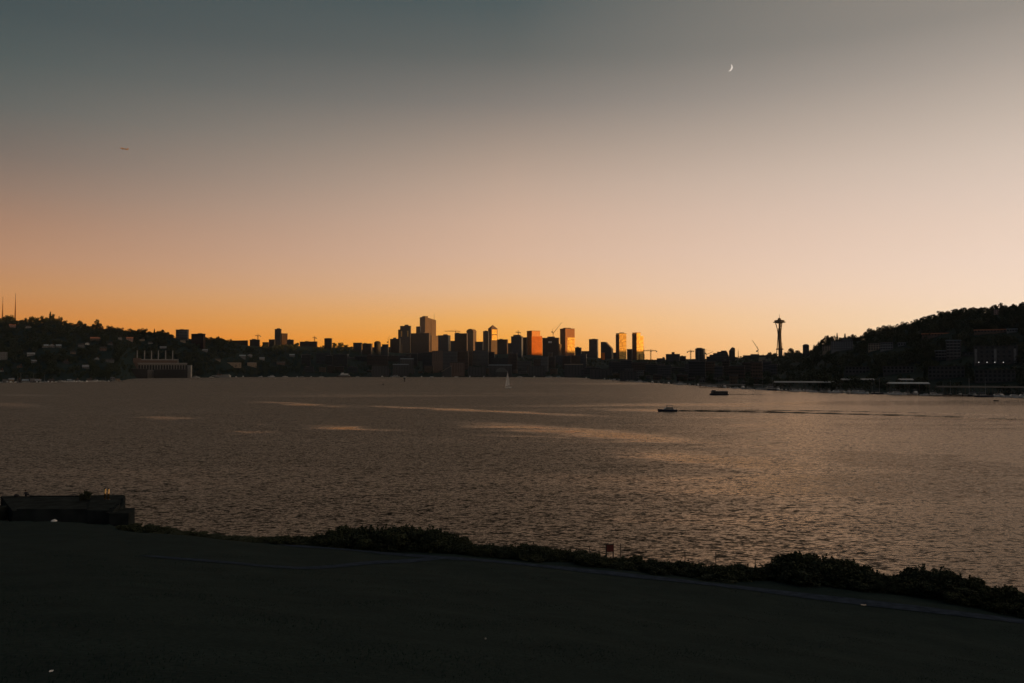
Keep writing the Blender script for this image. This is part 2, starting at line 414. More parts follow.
def plant_proto(kind, name, nleaf, leaf, m, seed):
    rng = np.random.RandomState(seed)
    root = bpy.data.objects.new(name, None)
    p = crown_points(kind, nleaf, rng); v, f = leaf_quads(p, leaf, rng)
    me = bpy.data.meshes.new('crown'); me.from_pydata(v.tolist(), [], f.tolist()); me.materials.append(m); me.update()
    t = MB()
    if kind == 'bush':
        for _ in range(7):
            a = rng.uniform(0, 6.28); t.tube((.05*math.cos(a), .05*math.sin(a), -.1), (.4*math.cos(a), .35*math.sin(a), rng.uniform(.3,.6)), .022, .008, 5)
    else:
        top = .95 if kind == 'conifer' else .7
        t.tube((0, 0, -.08), (0, 0, top*.5), .028, .018, 7); t.tube((0, 0, top*.5), (.01, .01, top), .018, .004, 6)
        if kind != 'conifer':
            for _ in range(6):
                a = rng.uniform(0, 6.28); z = rng.uniform(.22, .5); t.tube((0, 0, z), (.24*math.cos(a), .24*math.sin(a), z+.22), .012, .003, 5)
    tm = t.mesh('trunk'); tm.materials.append(BARK)
    return me, tm

PROTO = {
    'broad': [plant_proto('broad', 'tree', 1300, .045, LEAFS[i % 2], 20+i) for i in range(4)],
    'tall': [plant_proto('tall', 'tree', 800, .04, LEAFS[i % 2], 40+i) for i in range(2)],
    'conifer': [plant_proto('conifer', 'tree', 800, .035, LEAFS[2], 50+i) for i in range(2)],
    'bush': [plant_proto('bush', 'shrub', 4200, .05, LEAFS[i % 2], 60+i) for i in range(4)],
}
NAMES = {'broad': 'broadleaf_tree', 'tall': 'slender_tree', 'conifer': 'conifer_tree', 'bush': 'shrub'}
def plant(kind, x, y, z, h, w=None, label=None, group=None, cat=None):
    me, tm = R.choice(PROTO[kind])
    t = thing(NAMES[kind], label, cat or ('shrub' if kind == 'bush' else 'tree'), (x, y, z), R.uniform(0, 6.28), group)
    s = (w / (.8 if kind == 'broad' else .46 if kind == 'tall' else .44 if kind == 'conifer' else 1.2)) if w else h
    t.scale = (s, s, h)
    for nm, d in (('trunk', tm), ('crown', me)):
        o = bpy.data.objects.new('stems' if kind == 'bush' and nm == 'trunk' else ('foliage' if kind == 'bush' else nm), d); COL.objects.link(o); o.parent = t
    return t

KEEP = []      # photo boxes that slope trees must not cover: (u0, u1, v0, v1, Y)
def clear_of(u, v0, v1, hw, Y):
    return not any(u + hw > a and u - hw < b and v0 < d and v1 > c and Y < yy + 5 for a, b, c, d, yy in KEEP)

# ------------------------------------------------------------------ materials for buildings
M_ = {
 'pale': mat('pale_paint', (.33,.32,.30), .7), 'grey': mat('grey_siding', (.2,.2,.2), .8), 'pink': mat('pink_stucco', (.42,.27,.23), .8),
 'brown': mat('brown_siding', (.16,.11,.085), .8), 'brick': mat('red_brick', (.26,.11,.075), .85), 'tan': mat('tan_stucco', (.36,.28,.2), .8),
 'dark': mat('dark_siding', (.07,.07,.07), .8), 'roof': mat('dark_shingle', (.06,.058,.055), .85), 'redroof': mat('terracotta_roof', (.52,.2,.1), .8),
 'metalroof': mat('pale_metal_roof', (.27,.29,.31), .6, .1), 'bluegrey': mat('blue_grey_roof', (.3,.36,.4), .5), 'concrete': mat('concrete', (.26,.25,.24), .85, 0, .25, .3),
 'glass': mat('window_glass', (.03,.035,.04), .12, .2), 'steel': mat('galvanised_steel', (.32,.32,.33), .45, .7), 'white': mat('white_gelcoat', (.72,.71,.68), .35),
 'offwhite': mat('offwhite_gelcoat', (.45,.44,.41), .4), 'navy': mat('navy_gelcoat', (.03,.04,.07), .35), 'sail': mat('sail_cloth', (.7,.68,.65), .85),
 'black': mat('black_rubber', (.02,.02,.02), .7), 'wood': mat('weathered_timber', (.13,.10,.08), .85), 'crane': mat('crane_paint', (.22,.12,.05), .6, .2),
 'weathered': mat('weathered_pale_paint', (.22,.2,.175), .8), 'dullbrown': mat('dull_brown_plaster', (.17,.12,.1), .8), 'pinkdim': mat('faded_pink_plaster', (.3,.17,.12), .8),
 'mech': mat('roof_plant_metal', (.11,.10,.095), .7), 'darksteel': mat('dark_steel', (.07,.065,.06), .5, .4),
}
def onslope(u, v): 
    x, y = place(u, v); return x, y, Hs(x, y)

WIN = None
def window_mesh():
    b = MB().box(-.6, .6, -.07, 0, 0, 1.3); m = b.mesh('window'); m.materials.append(M_['glass']); return m
WIN = window_mesh()
def add_window(parent, x, y, z, rz=0, s=1.0, name='window'):
    o = bpy.data.objects.new(name, WIN); COL.objects.link(o); o.parent = parent; o.location = (x, y, z); o.rotation_euler = (0, 0, rz); o.scale = (s, 1, s)
    return o

def house(x, y, z, w, h, wall, roof, label, group=None, style='gable', name='house', d=None, faces=0, base=-3):
    d = d or max(7., w * .8)
    t = thing(name, label, 'house', (x, y, z), -math.atan2(x, y) + rad(faces), group)
    hw, hh = w/2, h
    rh = min(3.0, w*.28) if style != 'flat' else .4
    eave = hh - rh
    MB().box(-hw, hw, 0, d, base, eave).obj('wall', wall, t)
    if style == 'gable':      # gable end towards the water
        rf = MB().profile_y([(-hw-.5, eave-.25), (hw+.5, eave-.25), (0, hh)], -.5, d+.5).obj('roof', roof, t)
    elif style == 'side':
        rf = MB().profile_x([(-.6, eave-.2), (d+.6, eave-.2), (d/2, hh)], -hw-.4, hw+.4).obj('roof', roof, t)
    else:
        rf = MB().box(-hw-.3, hw+.3, -.3, d+.3, eave, hh).obj('roof', roof, t)
    if style != 'flat': MB().box(hw*.35, hw*.35+.9, d*.55, d*.55+.9, eave, hh+.9).obj('chimney', M_['brick'], rf)
    nf = max(1, int((eave) // 3)); nc = max(2, min(5, int(w // 3)))
    for i in range(nf):
        for k in range(nc):
            add_window(t, -hw + w*(k+.5)/nc, -.003, 1.0 + i*3.0)
    KEEP.append((proj(x-hw, y, z)[0]-.5, proj(x+hw, y, z)[0]+.5, proj(x, y, z+h)[1]-.6, proj(x, y, z+h*.25)[1], y))
    return t

def block(name, label, cat, u0, u1, vt, x_y_z=None, Y=None, vb=None, wall=None, depth=18, group=None, face=0, roofm=None, penthouse=False, windows=0, base=-6, overhang=.3):
    """flat-roofed building whose front spans u0..u1 and rises to vt; stands on the far ground"""
    uc = (u0+u1)/2
    if Y is None: x, Y = place(uc, vb)
    x = Xu(uc, Y); z = min(Hs(x, Y), Hs(x, Y+depth)); w = (u1-u0)/F*Y; h = Zv(vt, Y) - z
    t = thing(name, label, cat, (x, Y, z), -math.atan2(x, Y)+rad(face), group)
    rt = 2.0 if name == 'warehouse' else .6
    MB().box(-w/2, w/2, 0, depth, base, h-rt).obj('wall', wall, t)
    rf = MB().box(-w/2-overhang, w/2+overhang, -overhang, depth+overhang, h-rt, h).obj('roof', roofm or M_['mech'], t)
    if penthouse:
        MB().box(-w*.2, w*.15, depth*.3, depth*.7, h, h+3).obj('penthouse', M_['mech'], rf)
    if windows:
        nf = max(1, int(h // 3.6)); nc = windows
        for i in range(min(nf, 8)):
            for k in range(nc): add_window(t, -w/2 + w*(k+.5)/nc, -.003, h - 3.1 - i*3.3, 0, min(1.25, w/nc*.55))
    if name not in ('low_shed', 'warehouse'): KEEP.append((u0-.4, u1+.4, vt-.6, (vb or proj(x, Y, z)[1])-1.5, Y))
    return t

# ------------------------------------------------------------------ downtown towers
FAC = {
 'slate': facade('slate_facade', (.075,.075,.08), (.05,.055,.06)), 'bronze': facade('bronze_facade', (.13,.085,.06), (.05,.045,.04), gmetal=.4),
 'brickf': facade('orange_brick_facade', (.5,.14,.012), (.3,.085,.01), gmetal=.2, grough=.3, fh=4.2, bw=4.5, wf=.5), 
 'pinkf': facade('pale_stone_facade', (.15,.105,.085), (.10,.075,.065), gmetal=.1, grough=.4, fh=4, bw=5, wf=.45), 
 'gold': facade('sunset_glow_facade', (.9,.53,.15), (.8,.46,.12), gmetal=.15, grough=.45, wf=.8, hf=.7, fh=4, bw=6),  # sunset reflected by the glass is put into wall and pane colour
 'rust': facade('rust_panel_facade', (.36,.17,.09), (.2,.11,.07), gmetal=.3, grough=.4, wf=.5, bw=4),
 'redbrown': facade('red_brown_facade', (.035,.018,.016), (.03,.02,.018), gmetal=0, grough=.6),
 'tanf': facade('tan_facade', (.16,.11,.07), (.07,.055,.045), gmetal=0, grough=.6), 'grey': facade('grey_facade', (.16,.155,.15), (.05,.055,.06)),
 'dk': facade('charcoal_facade', (.05,.05,.052), (.04,.042,.046)), 'warmdk': facade('umber_facade', (.085,.06,.048), (.04,.038,.036)),
}
def tower(label, u0, uc, u1, vt, Y, fac, t_deg=None, name='tower', group=None, penthouse=None, crown='flat', depth=None, base=-12, lit=None, cat='tower', minT=14):
    """corner of the building at column uc; shaded face u0..uc, sunlit face uc..u1"""
    wl, wr = max(uc-u0, .6)/F*Y, max(u1-uc, .25)/F*Y
    t = rad(t_deg) if t_deg else max(rad(max(minT, 16 - uphi(uc))), min(rad(68), math.atan2(wr, wl)))
    W, D = wl/math.cos(t), (wr/math.sin(t) if not depth else depth)
    x = Xu(uc, Y); z = Hs(x, Y); h = Zv(vt, Y) - z
    ph = math.atan2(x, Y)
    root = thing(name, label, cat, (x, Y, z), -t-ph, group)
    body_h = h - 1.2
    if crown == 'flat':
        MB().box(-W, 0, 0, D, base, body_h).obj('body', fac, root)
        pr = MB()
        e = .5
        pr.box(-W-e, e, -e, .4, body_h, h); pr.box(-W-e, e, D-.4, D+e, body_h, h); pr.box(-W-e, -W+.4, .4, D-.4, body_h, h); pr.box(-.4, e, .4, D-.4, body_h, h)
        MB().box(-W-e, e, -e, D+e, body_h, body_h+.5).obj('roof', M_['mech'], root)
        pr.obj('parapet', M_['mech'], root)
    if lit:      # cladding of the face towards the evening sun
        f2, a, b_ = lit
        MB().box(.003, .45, .3, D-.3, base+2 if a is None else a*h, b_*body_h).obj('cladding', f2, root)
    if penthouse:
        p0, p1, ph_ = penthouse
        MB().box(-W*(1-p0), -W*(1-p1), D*.25, D*.7, h-1, h+ph_).obj('penthouse', M_['mech'], root)
    return root, W, D, h, z

G, D_ = FAC, M_
T = []
# cluster at the centre of the skyline
tower('low dark block at the foot of the stepped tower, on its outer side', 390, 399.5, 400.4, 338.7, 2700, G['warmdk'], penthouse=(.3,.6,4))
r,W,D,h,z = tower('stepped dark tower with two painted orange reflections, beside the tallest tower', 400, 410.2, 411, 325.8, 3800, G['dk'])
MB().box(-W-12, -W, 4, D*.7, -12, h-17).obj('shoulder', G['bronze'], r); MB().box(-W*.92, -W*.80, -.6, -.003, h-52, h-24).obj('reflection_strip', G['gold'], r)  # orange reflections put in as gold-coloured strips on the shaded front
MB().box(-W*.92+W*.62, -W*.80+W*.62, -.6, -.003, h-52, h-24).obj('reflection_strip', G['gold'], r); MB().box(-W*.6, -W*.25, 4, 12, h, h+6).obj('penthouse', M_['mech'], r)
tower('squat brown block in front of the tallest tower', 410.5, 429, 430.5, 333, 3400, G['warmdk'], penthouse=(.4,.7,3))
tower('narrow dark block peeping out beside the tallest tower', 416, 420, 420.6, 326.4, 4100, G['dk'])
r,W,D,h,z = tower('tallest tower, with a shaded edge, a broad pinkish face and a rooftop mast', 419.6, 425, 436.0, 316.6, 4500, G['pinkf'], crown='none')
tops = [h, h, h-4]
MB().prism([(-W,0),(0,0),(0,D),(-W,D)], -12, 0, top=[h, h-1, h-18, h-16]).obj('body', G['pinkf'], r)
MB().box(.003, .6, D*.52, D*.56, 0, h*.93).obj('recessed_seam', G['warmdk'], r)
MB().tube((-4, D*.85, h-18), (-4, D*.85, h+22), 1.1, .5).obj('mast', M_['darksteel'], r)
MB().box(-W*.8, -W*.3, D*.1, D*.4, h-12, h+5).obj('penthouse', M_['mech'], r)
tower('low pinkish block tucked against the foot of the tallest tower', 430.5, 431.5, 438, 335.5, 3900, G['pinkf'], t_deg=60)
r,W,D,h,z = tower('broad dark office block with a raised plant room, between the tallest tower and the crane', 438, 448, 450.5, 335.2, 3000, G['slate'], penthouse=(.45,.8,4))
tower('wide flat-topped dark block below the horizontal crane jib', 454.5, 466.8, 467.6, 333.2, 3100, G['warmdk'], penthouse=(.1,.35,3))
# barrel-topped tower
r,W,D,h,z = tower('dark tower with a rounded barrel top and a sunlit rim', 466.5, 473.2, 476.4, 329, 4200, G['bronze'], crown='none')
pts = [(-W, -12), (0, -12), (0, h-16)] + [(-W/2 + W/2*math.cos(a), h-16 + 16*math.sin(a)) for a in np.linspace(.15, math.pi-.15, 11)] + [(-W, h-16)]
MB().profile_y(pts, 0, D).obj('body', G['bronze'], r)
rim = [(-W/2 + (W/2+1.2)*math.cos(a), h-16 + 17.2*math.sin(a)) for a in np.linspace(0, math.pi, 13)]; rin = [(-W/2 + (W/2-.5)*math.cos(a), h-16 + 15.5*math.sin(a)) for a in np.linspace(math.pi, 0, 13)]
MB().profile_y(rim+rin, -1.2, D+1.2).obj('barrel_rim', G['pinkf'], r)
tower('low dark link block between the barrel-topped tower and the pyramid-topped tower', 475, 482.6, 483.2, 341.6, 2900, G['dk'])
tower('dark slab standing against the pyramid-topped tower', 483, 488.3, 488.8, 331, 3900, G['dk'], penthouse=(.3,.7,2.5))
r,W,D,h,z = tower('tower with a pyramid roof and a sunlit face put in as a gold panel', 488, 491.2, 497.4, 328.6, 4000, G['bronze'], t_deg=58)
apex = (-W/2, D/2, h+20)
MB().add([(-W-1,-1,h+.02),(1,-1,h+.02),(1,D+1,h+.02),(-W-1,D+1,h+.02),apex], [(3,2,1,0),(0,1,4),(1,2,4),(2,3,4),(3,0,4)]).obj('pyramid_roof', M_['redroof'] if 0 else M_['brown'], r)
pn = MB().box(.02, .7, D*.1, D*.92, h-58, h-4).obj('sun_glow_panel', G['gold'], r); MB().box(.702, 1.0, D*.05, D*.95, h-33, h-29).obj('dark_spandrel', M_['dark'], pn)  # sun glow on this face is put into the panel's gold colour
tower('low flat dark block just past the pyramid-topped tower', 497.2, 507, 508, 339.3, 2800, G['warmdk'], penthouse=(.2,.5,2))
r,W,D,h,z = tower('bulky dark block with chamfered shoulders under a small T-shaped crane', 511, 521.5, 523, 336.2, 2600, G['slate'])
MB().prism([(-W*.8,2),(-W*.15,2),(-W*.15,D-2),(-W*.8,D-2)], h, h+5).obj('penthouse', M_['mech'], r)
tower('low reddish block beside the orange brick tower', 522.6, 526, 527.6, 337.2, 2750, G['redbrown'], minT=35)
for gl, ga, gb, gt, gy in (('the slim outer crane and the stepped tower',396,402,345,3300),('the office block and the flat-topped block',449.5,456,340.8,3500),('the flat low block and the chamfered block',507,513,343,3300),('the short block and the lone square block',581,590,351,3200),('the wedge-topped building and the first golden twin',611,617.5,352.5,3200)):
    tower('low dark block in the gap between '+gl, ga, gb-.4, gb, gt, gy, G['dk'])
# sunlit towers
r,W,D,h,z = tower('orange brick tower glowing in the sun beside a dark edge, before the luffing crane', 526.8, 531.7, 540.2, 330.6, 2900, G['brickf'], t_deg=57)
MB().box(.003, .5, .5, D-.5, h-21, h-1.4).obj('bright_upper_face', mat('amber_sun_glow', (.64,.24,.035), .5), r)  # brighter upper part of the sunlit face put in as amber colour
MB().box(-W*.6, -.02, D+.01, D+9, -12, h-19).obj('rear_wing', G['brickf'], r)
r,W,D,h,z = tower('wide dark block with a small white rooftop sign panel, beneath the luffing crane', 542.3, 558.2, 559.4, 337.6, 2650, G['warmdk'], penthouse=(.3,.75,4))
MB().box(-W*.62, -W*.40, -.4, -.01, h-18, h-12).obj('white_panel', M_['white'], r)
tower('slim tan block with a faintly lit column face, in front of the two-tone tower', 558.6, 559.6, 561.6, 344, 2560, G['tanf'], t_deg=50)
tower('small tan cube low in front of the wide dark block', 548, 552, 552.4, 352.5, 2450, G['tanf'])
r,W,D,h,z = tower('two-tone tower, rust above with painted gold sunset glow below, beside the luffing crane', 560, 565.4, 574.8, 328.3, 2690, G['rust'], t_deg=58)
MB().box(.003, .6, D*.2, D-.2, h*.15, h-31).obj('gold_sun_glow', G['gold'], r); MB().box(-W*.8, -W*.2, D*.2, D*.7, h-.5, h+2.5).obj('penthouse', M_['mech'], r)  # sunset glow low on the sunlit face painted in gold
tower('short dark block just past the two-tone tower', 575, 580.8, 581.6, 347.5, 2550, G['dk'], penthouse=(.2,.6,2.5))
tower('dark square block standing alone between the two-tone and the wedge-topped buildings', 589, 597.2, 598.3, 339, 2700, G['slate'], penthouse=(.35,.7,1.2))
r,W,D,h,z = tower('dark wedge-topped building with a sloping roof', 600.8, 611.6, 612.4, 345, 2600, G['dk'], crown='none')
hh = lambda v: Zv(v, 2600) - z
MB().profile_y([(-W,-12),(0,-12),(0,hh(348.8)),(-W*.58,hh(341.9)),(-W,hh(341.9))], 0, 22).obj('body', G['dk'], r)
MB().profile_y([(.3,hh(348.8)+.4),(-W*.58,hh(341.9)+.5),(-W-.3,hh(341.9)+.5),(-W-.3,hh(341.9)-.2),(-W*.58,hh(341.9)-.2),(.3,hh(348.8)-.3)], -.4, 22.4).obj('roof', M_['mech'], r)
tower('thin slab with a bright orange face low in front of the wedge-topped building', 601, 602.2, 604.8, 352.4, 2480, G['brickf'], t_deg=62)
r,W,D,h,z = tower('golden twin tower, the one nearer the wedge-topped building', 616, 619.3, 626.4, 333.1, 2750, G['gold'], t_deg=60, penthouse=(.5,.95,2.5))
MB().box(-W-.4, -.03, -.6, -.003, -10, h-6).obj('painted_shade_front', G['dk'], r)  # charcoal slab paints the shade of this front over the gold body
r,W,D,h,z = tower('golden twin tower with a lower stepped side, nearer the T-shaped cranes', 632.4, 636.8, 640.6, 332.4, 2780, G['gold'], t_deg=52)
MB().box(-W-.4, -.03, -.6, -.003, -10, h-5).obj('painted_shade_front', G['dk'], r); MB().box(-W*.8, -.02, D+.01, D+13, -12, h-12).obj('stepped_wing', G['gold'], r)  # shaded front again put in as a charcoal slab
tower('lit spot put in as a small gold block at the foot of the stepped golden tower', 638.5, 640.2, 644.6, 354.6, 2650, G['gold'], t_deg=62)  # bright sunlit spot of the tower foot put in as gold colour
tower('low dark roofline block filling the gap between the golden twin towers', 627, 631.8, 632.4, 349, 2500, G['redbrown'])
tower('low dark block past the T-shaped crane, with a stubby roof box', 657, 664.6, 665.2, 358.2, 2100, G['slate'], penthouse=(.7,.95,3))
tower('dark block with a raised roof box, halfway between the cranes', 666, 679.4, 680, 353.9, 2050, G['slate'], penthouse=(.42,.62,5))
tower('lower dark annex beside the block with the raised roof box', 680, 685.4, 686, 356, 2080, G['dk'], penthouse=(.2,.5,1.2))
r,W,D,h,z = tower('dark apartment tower with chamfered corners and a pale central strip', 695, 703, 704.8, 348.4, 1900, G['slate'], crown='none')
c = 4
MB().prism([(-W+c,0),(-c,0),(0,c),(0,20),(-W,20),(-W,c)], -12, h).obj('body', G['slate'], r); MB().box(-W*.62, -W*.35, -.5, -.003, 0, h-4).obj('pale_strip', G['grey'], r)
MB().box(-W+c, -c-1, 2, 14, h, h+1.6).obj('penthouse', M_['mech'], r)
# towers on the far side hill
tower('tall dark tower on the far hill, beside a brown apartment tower', 274.7, 280.6, 281.3, 328.9, 2700, G['slate'], penthouse=(.3,.8,2.5))
tower('brown apartment tower standing close against the tall dark hill tower', 280.8, 281.6, 287.2, 333.2, 2600, G['redbrown'], t_deg=62)
tower('low wing on the outer side of the tall dark hill tower', 268.9, 274.4, 275, 339.3, 2560, G['dk'])
tower('low wing on the inner side of the brown apartment tower', 287, 293, 293.8, 339.6, 2560, G['slate'], penthouse=(.2,.5,1.5))
tower('small low block beside the low wing of the hill towers', 262.6, 268, 268.6, 342.1, 2540, G['warmdk'])
tower('dark block under the small crane on the hill', 250, 259, 259.8, 339.5, 2400, G['dk'], penthouse=(.2,.6,2))
tower('long low dark building on the hill crest beside the block under the crane', 231.6, 247.4, 248, 340.3, 2300, G['warmdk'])
tower('dark cube standing up alone from the low roofs of the hill', 324.4, 331.2, 332, 338.2, 2500, G['dk'], penthouse=(.3,.7,.8))
tower('long flat dark block under the tiny crane on the hill', 300, 316.5, 317.3, 341.4, 2500, G['warmdk'], penthouse=(.3,.5,1.5))
tower('grey block between the lone cube and the domed hall', 353.2, 361, 362, 342.6, 2500, G['slate'])
tower('brownish block close beside the domed hall', 362.3, 371, 372.4, 343.4, 2450, G['warmdk'], penthouse=(.1,.4,1.6), minT=25)
tower('low block between the domed hall and the stepped tower', 382, 388, 388.6, 344.2, 2450, G['slate'])
tower('grey-brown flat-roofed block on the wooded crest of the hill', 176.3, 187, 188.4, 329.4, 2000, G['grey'], minT=25, penthouse=(.3,.6,1))
tower('reddish flat block on the crest next to the grey-brown one', 191.8, 203, 205, 333.6, 1990, G['redbrown'], minT=30, penthouse=(.5,.8,1.4))
for gl, ga, gb, gt, gy in (('the lone dark cube and the grey block',332,353,347.2,2700),('the brownish block and the stepped tower',371,391,347,2700),('the two hill towers and the long flat dark block',293,301,346,2620)):
    tower('low dark block between '+gl, ga, gb-.5, gb, gt, gy, G['warmdk'], penthouse=(.3,.55,2.2))
# domed hall
x = Xu(377.4, 2500); z = Hs(x, 2500); hz = Zv(341, 2500)-z
r = thing('domed_hall', 'dark hall with a round dome, among the low roofs of the hill', 'building', (x, 2500, z))
MB().lathe([(10.6,-10),(10.6,hz-8)], 20).obj('wall', M_['black'], r); MB().lathe([(10.9,hz-8),(10,hz-4.5),(7.5,hz-1.8),(4,hz-.3),(.3,hz)], 20).obj('dome', M_['black'], r, smooth=True)

# ------------------------------------------------------------------ mid-rise blocks between the south shore and the towers
CAP_U = [300,340,390,430,500,520,527,545,562,578,590,600,604,612,616,630,645,665,700,740,775]
CAP_V = [352,352,353,350,350,352,359,355,355,354,352,365,365,354,356,358,361,361,360,360,361]
rng2 = random.Random(4)
anchors = [(320,'the lone dark cube'),(378,'the domed hall'),(405,'the stepped tower'),(428,'the tallest tower'),(460,'the horizontal crane jib'),(492,'the pyramid-topped tower'),(517,'the small T-shaped crane'),(534,'the orange brick tower'),(568,'the two-tone tower'),(606,'the wedge-topped building'),(622,'the first golden twin tower'),(638,'the stepped golden tower'),(672,'the block with the roof box'),(700,'the chamfered apartment tower'),(735,'the peaked block'),(765,'the space needle')]
mids = []
u = 302.0
while u < 770:
    w = rng2.uniform(6, 17); cap = float(np.interp(u + w/2, CAP_U, CAP_V)); cap = max(cap, float(np.interp(u, CAP_U, CAP_V)), float(np.interp(u+w, CAP_U, CAP_V)))
    mids.append((u, u+w, cap + abs(rng2.gauss(0, 2.6)) + .3, rng2.uniform(.0, 1)))
    u += w * rng2.uniform(.55, 1.0)
cnt = {}
u = 304.0
while u < 756:
    w = rng2.uniform(4, 11); mids.append((u, u+w, 376.5 - rng2.uniform(4, 11) + (max(0, u-570)*.055), -.22 + rng2.uniform(0, .12)))
    u += w*rng2.uniform(1.0, 2.0)
for u0, u1, vt, q in mids:
    uc = (u0+u1)/2; sh = float(np.interp(uphi(uc), SHX, SHY[:, 0]))*math.cos(rad(uphi(uc)))
    Y = sh + 140 + q*260
    a = min(anchors, key=lambda k: abs(k[0]-uc))[1]; i = cnt.get((a, q < 0), 0); cnt[(a, q < 0)] = i+1
    kind = 'low waterside' if q < 0 else 'narrow' if u1-u0 < 9 else ('broad' if u1-u0 > 13.5 else 'mid-sized')
    tower(f'dim waterside block, {ordw(i)} from the left below {a}' if q < 0 else f'{kind} dark mid-rise, {ordw(i)} from the left among those below {a}', u0, u1-.5, u1, vt, Y, G[rng2.choice(['slate','dk','warmdk','grey','dk','bronze'] if q >= 0 else ['grey','tanf','slate','warmdk'])], name='waterside_block' if q < 0 else 'mid_rise', group='waterside blocks along the far shore' if q < 0 else 'mid-rise blocks behind the far shore', penthouse=(.2,.5,rng2.uniform(1,3)) if rng2.random() < .6 else None, cat='building', base=-5)

# ------------------------------------------------------------------ observation tower (three-legged, with a saucer)
def needle():
    Y = 2760; x = Xu(779.8, Y); z = Hs(x, Y); zb = 0
    top = Zv(314.6, Y) - z; zs = lambda v: Zv(v, Y) - z
    r = thing('space_needle', 'slender observation tower with a flying-saucer top and a spire', 'tower', (x, Y, z), .4)
    deck = zs(322.6); waist = deck*.62
    for k in range(3):
        a = k*2*math.pi/3 + .35
        leg = MB()
        for s in (-1, 1):
            pts = []
            for q in np.linspace(0, 1, 13):
                zz = -5 + (deck+5)*q
                rr = 9*(1-q)**1.6 + 3.6 + (9.5*((q-.66)/.34)**1.5 if q > .66 else 0)
                off = 1.7 + .6*q
                pts.append((rr*math.cos(a) - s*off*math.sin(a), rr*math.sin(a) + s*off*math.cos(a), zz))
            for p0, p1 in zip(pts, pts[1:]): leg.tube(p0, p1, 1.5, 1.5, 6)
        for q in np.linspace(.08, .9, 9):
            zz = -5 + (deck+5)*q; rr = 9*(1-q)**1.6 + 3.6 + (9.5*((q-.66)/.34)**1.5 if q > .66 else 0)
            leg.tube((rr*math.cos(a)+2*math.sin(a), rr*math.sin(a)-2*math.cos(a), zz), (rr*math.cos(a)-2*math.sin(a), rr*math.sin(a)+2*math.cos(a), zz), .7, .7, 5)
        leg.obj('leg', M_['darksteel'], r)
    MB().prism([(5.0*math.cos(k*math.pi/3), 5.0*math.sin(k*math.pi/3)) for k in range(6)], -5, deck*.84).obj('core', M_['mech'], r); MB().lathe([(3.0,deck*.84),(3.0,deck)], 10).obj('shaft', M_['mech'], r)
    s0 = deck
    sa = MB().lathe([(7,s0-3),(13,s0-1.2),(19.5,s0+.1),(21,s0+1.2),(20.6,s0+2.6),(17.6,s0+3.4),(16.6,s0+5.2),(15.6,s0+6)], 36).obj('saucer', M_['darksteel'], r, smooth=False)
    MB().lathe([(17.3,s0+3.7),(16.9,s0+5.0)], 36).obj('window_band', M_['glass'], sa)
    MB().lathe([(14.4,s0+6.01),(17.4,s0+6.6),(17,s0+7.7),(12,s0+9),(7.2,s0+9.8),(6.6,s0+10)], 32).obj('upper_deck', M_['darksteel'], r)
    MB().lathe([(5.4,s0+10.01),(5.6,s0+13.2),(4.2,s0+15.4),(1.6,s0+16.2)], 20).obj('top_house', M_['mech'], r)
    MB().tube((0,0,s0+16), (0,0,top+3), .9, .3, 8).obj('spire', M_['darksteel'], r)
    MB().lathe([(9,-5),(9,4),(8,5)], 24).obj('base_pavilion', M_['concrete'], r)
    MB().lathe([(12,30),(12.6,31),(12.6,33),(11,34)], 24).obj('lower_platform', M_['darksteel'], r)
needle()
x = Xu(782.3, 2720)
o = tag(MB().tube((0,0,-4), (0,0,Zv(342.5,2720)-Hs(x,2720)), .9, .4).obj('flagpole', M_['darksteel'], loc=(x,2720,Hs(x,2720))), 'thin bare pole standing close beside the observation tower', 'pole')

# ------------------------------------------------------------------ cranes and masts
def hammer_crane(label, um, vtop, ujl, ujr, vj, Y, vb=None, s=1.6, group='construction cranes on the skyline'):
    x = Xu(um, Y); z = Hs(x, Y); zj = Zv(vj, Y)-z; zt = Zv(vtop, Y)-z
    r = thing('tower_crane', label, 'crane', (x, Y, z), -math.atan2(x, Y), group)
    def latt(b, p0, p1, w):
        p0, p1 = Vector(p0), Vector(p1); d = (p1-p0).normalized(); a = d.orthogonal().normalized()*w; c = d.cross(a)
        for q in (a+c, a-c, -a+c, -a-c): b.tube(p0+q*.5, p1+q*.5, w*.2, w*.2, 4)
        n = max(2, int((p1-p0).length/(w*2.2)))
        for i in range(n):
            s0 = p0 + (p1-p0)*i/n; s1 = p0 + (p1-p0)*(i+1)/n
            b.tube(s0+(a+c)*.5, s1+(a-c)*.5, w*.14, w*.14, 4); b.tube(s0+(-a+c)*.5, s1+(a+c)*.5, w*.14, w*.14, 4); b.tube(s0+(-a-c)*.5, s1+(-a+c)*.5, w*.14, w*.14, 4)
        return b
    latt(MB(), (0,0,-2), (0,0,zj), s*1.3).obj('mast', M_['crane'], r)
    xl, xr = (ujl-um)/F*Y, (ujr-um)/F*Y
    latt(MB(), (0,-.2,zj), (xl,-.2,zj), s).obj('jib', M_['crane'], r); latt(MB(), (0,.2,zj), (xr,.2,zj), s).obj('counter_jib', M_['crane'], r)
    MB().box(*( (xl-2.5, xl+.5) if abs(xl)<abs(xr) else (xr-.5, xr+2.5)), -1.4, 1.4, zj-4, zj-.5).obj('counterweight', M_['concrete'], r)
    ap = MB(); ap.tube((0,0,zj), (0,0,zt), s*.4, s*.25, 5); ap.tube((0,0,zt), (xl*.7,0,zj+.8), .3, .3, 4); ap.tube((0,0,zt), (xr*.7,0,zj+.8), .3, .3, 4)
    ap.obj('apex', M_['crane'], r); MB().box(s*.7, s*.7+2, -2.2, 0, zj-3, zj-.3).obj('cab', M_['offwhite'], r)
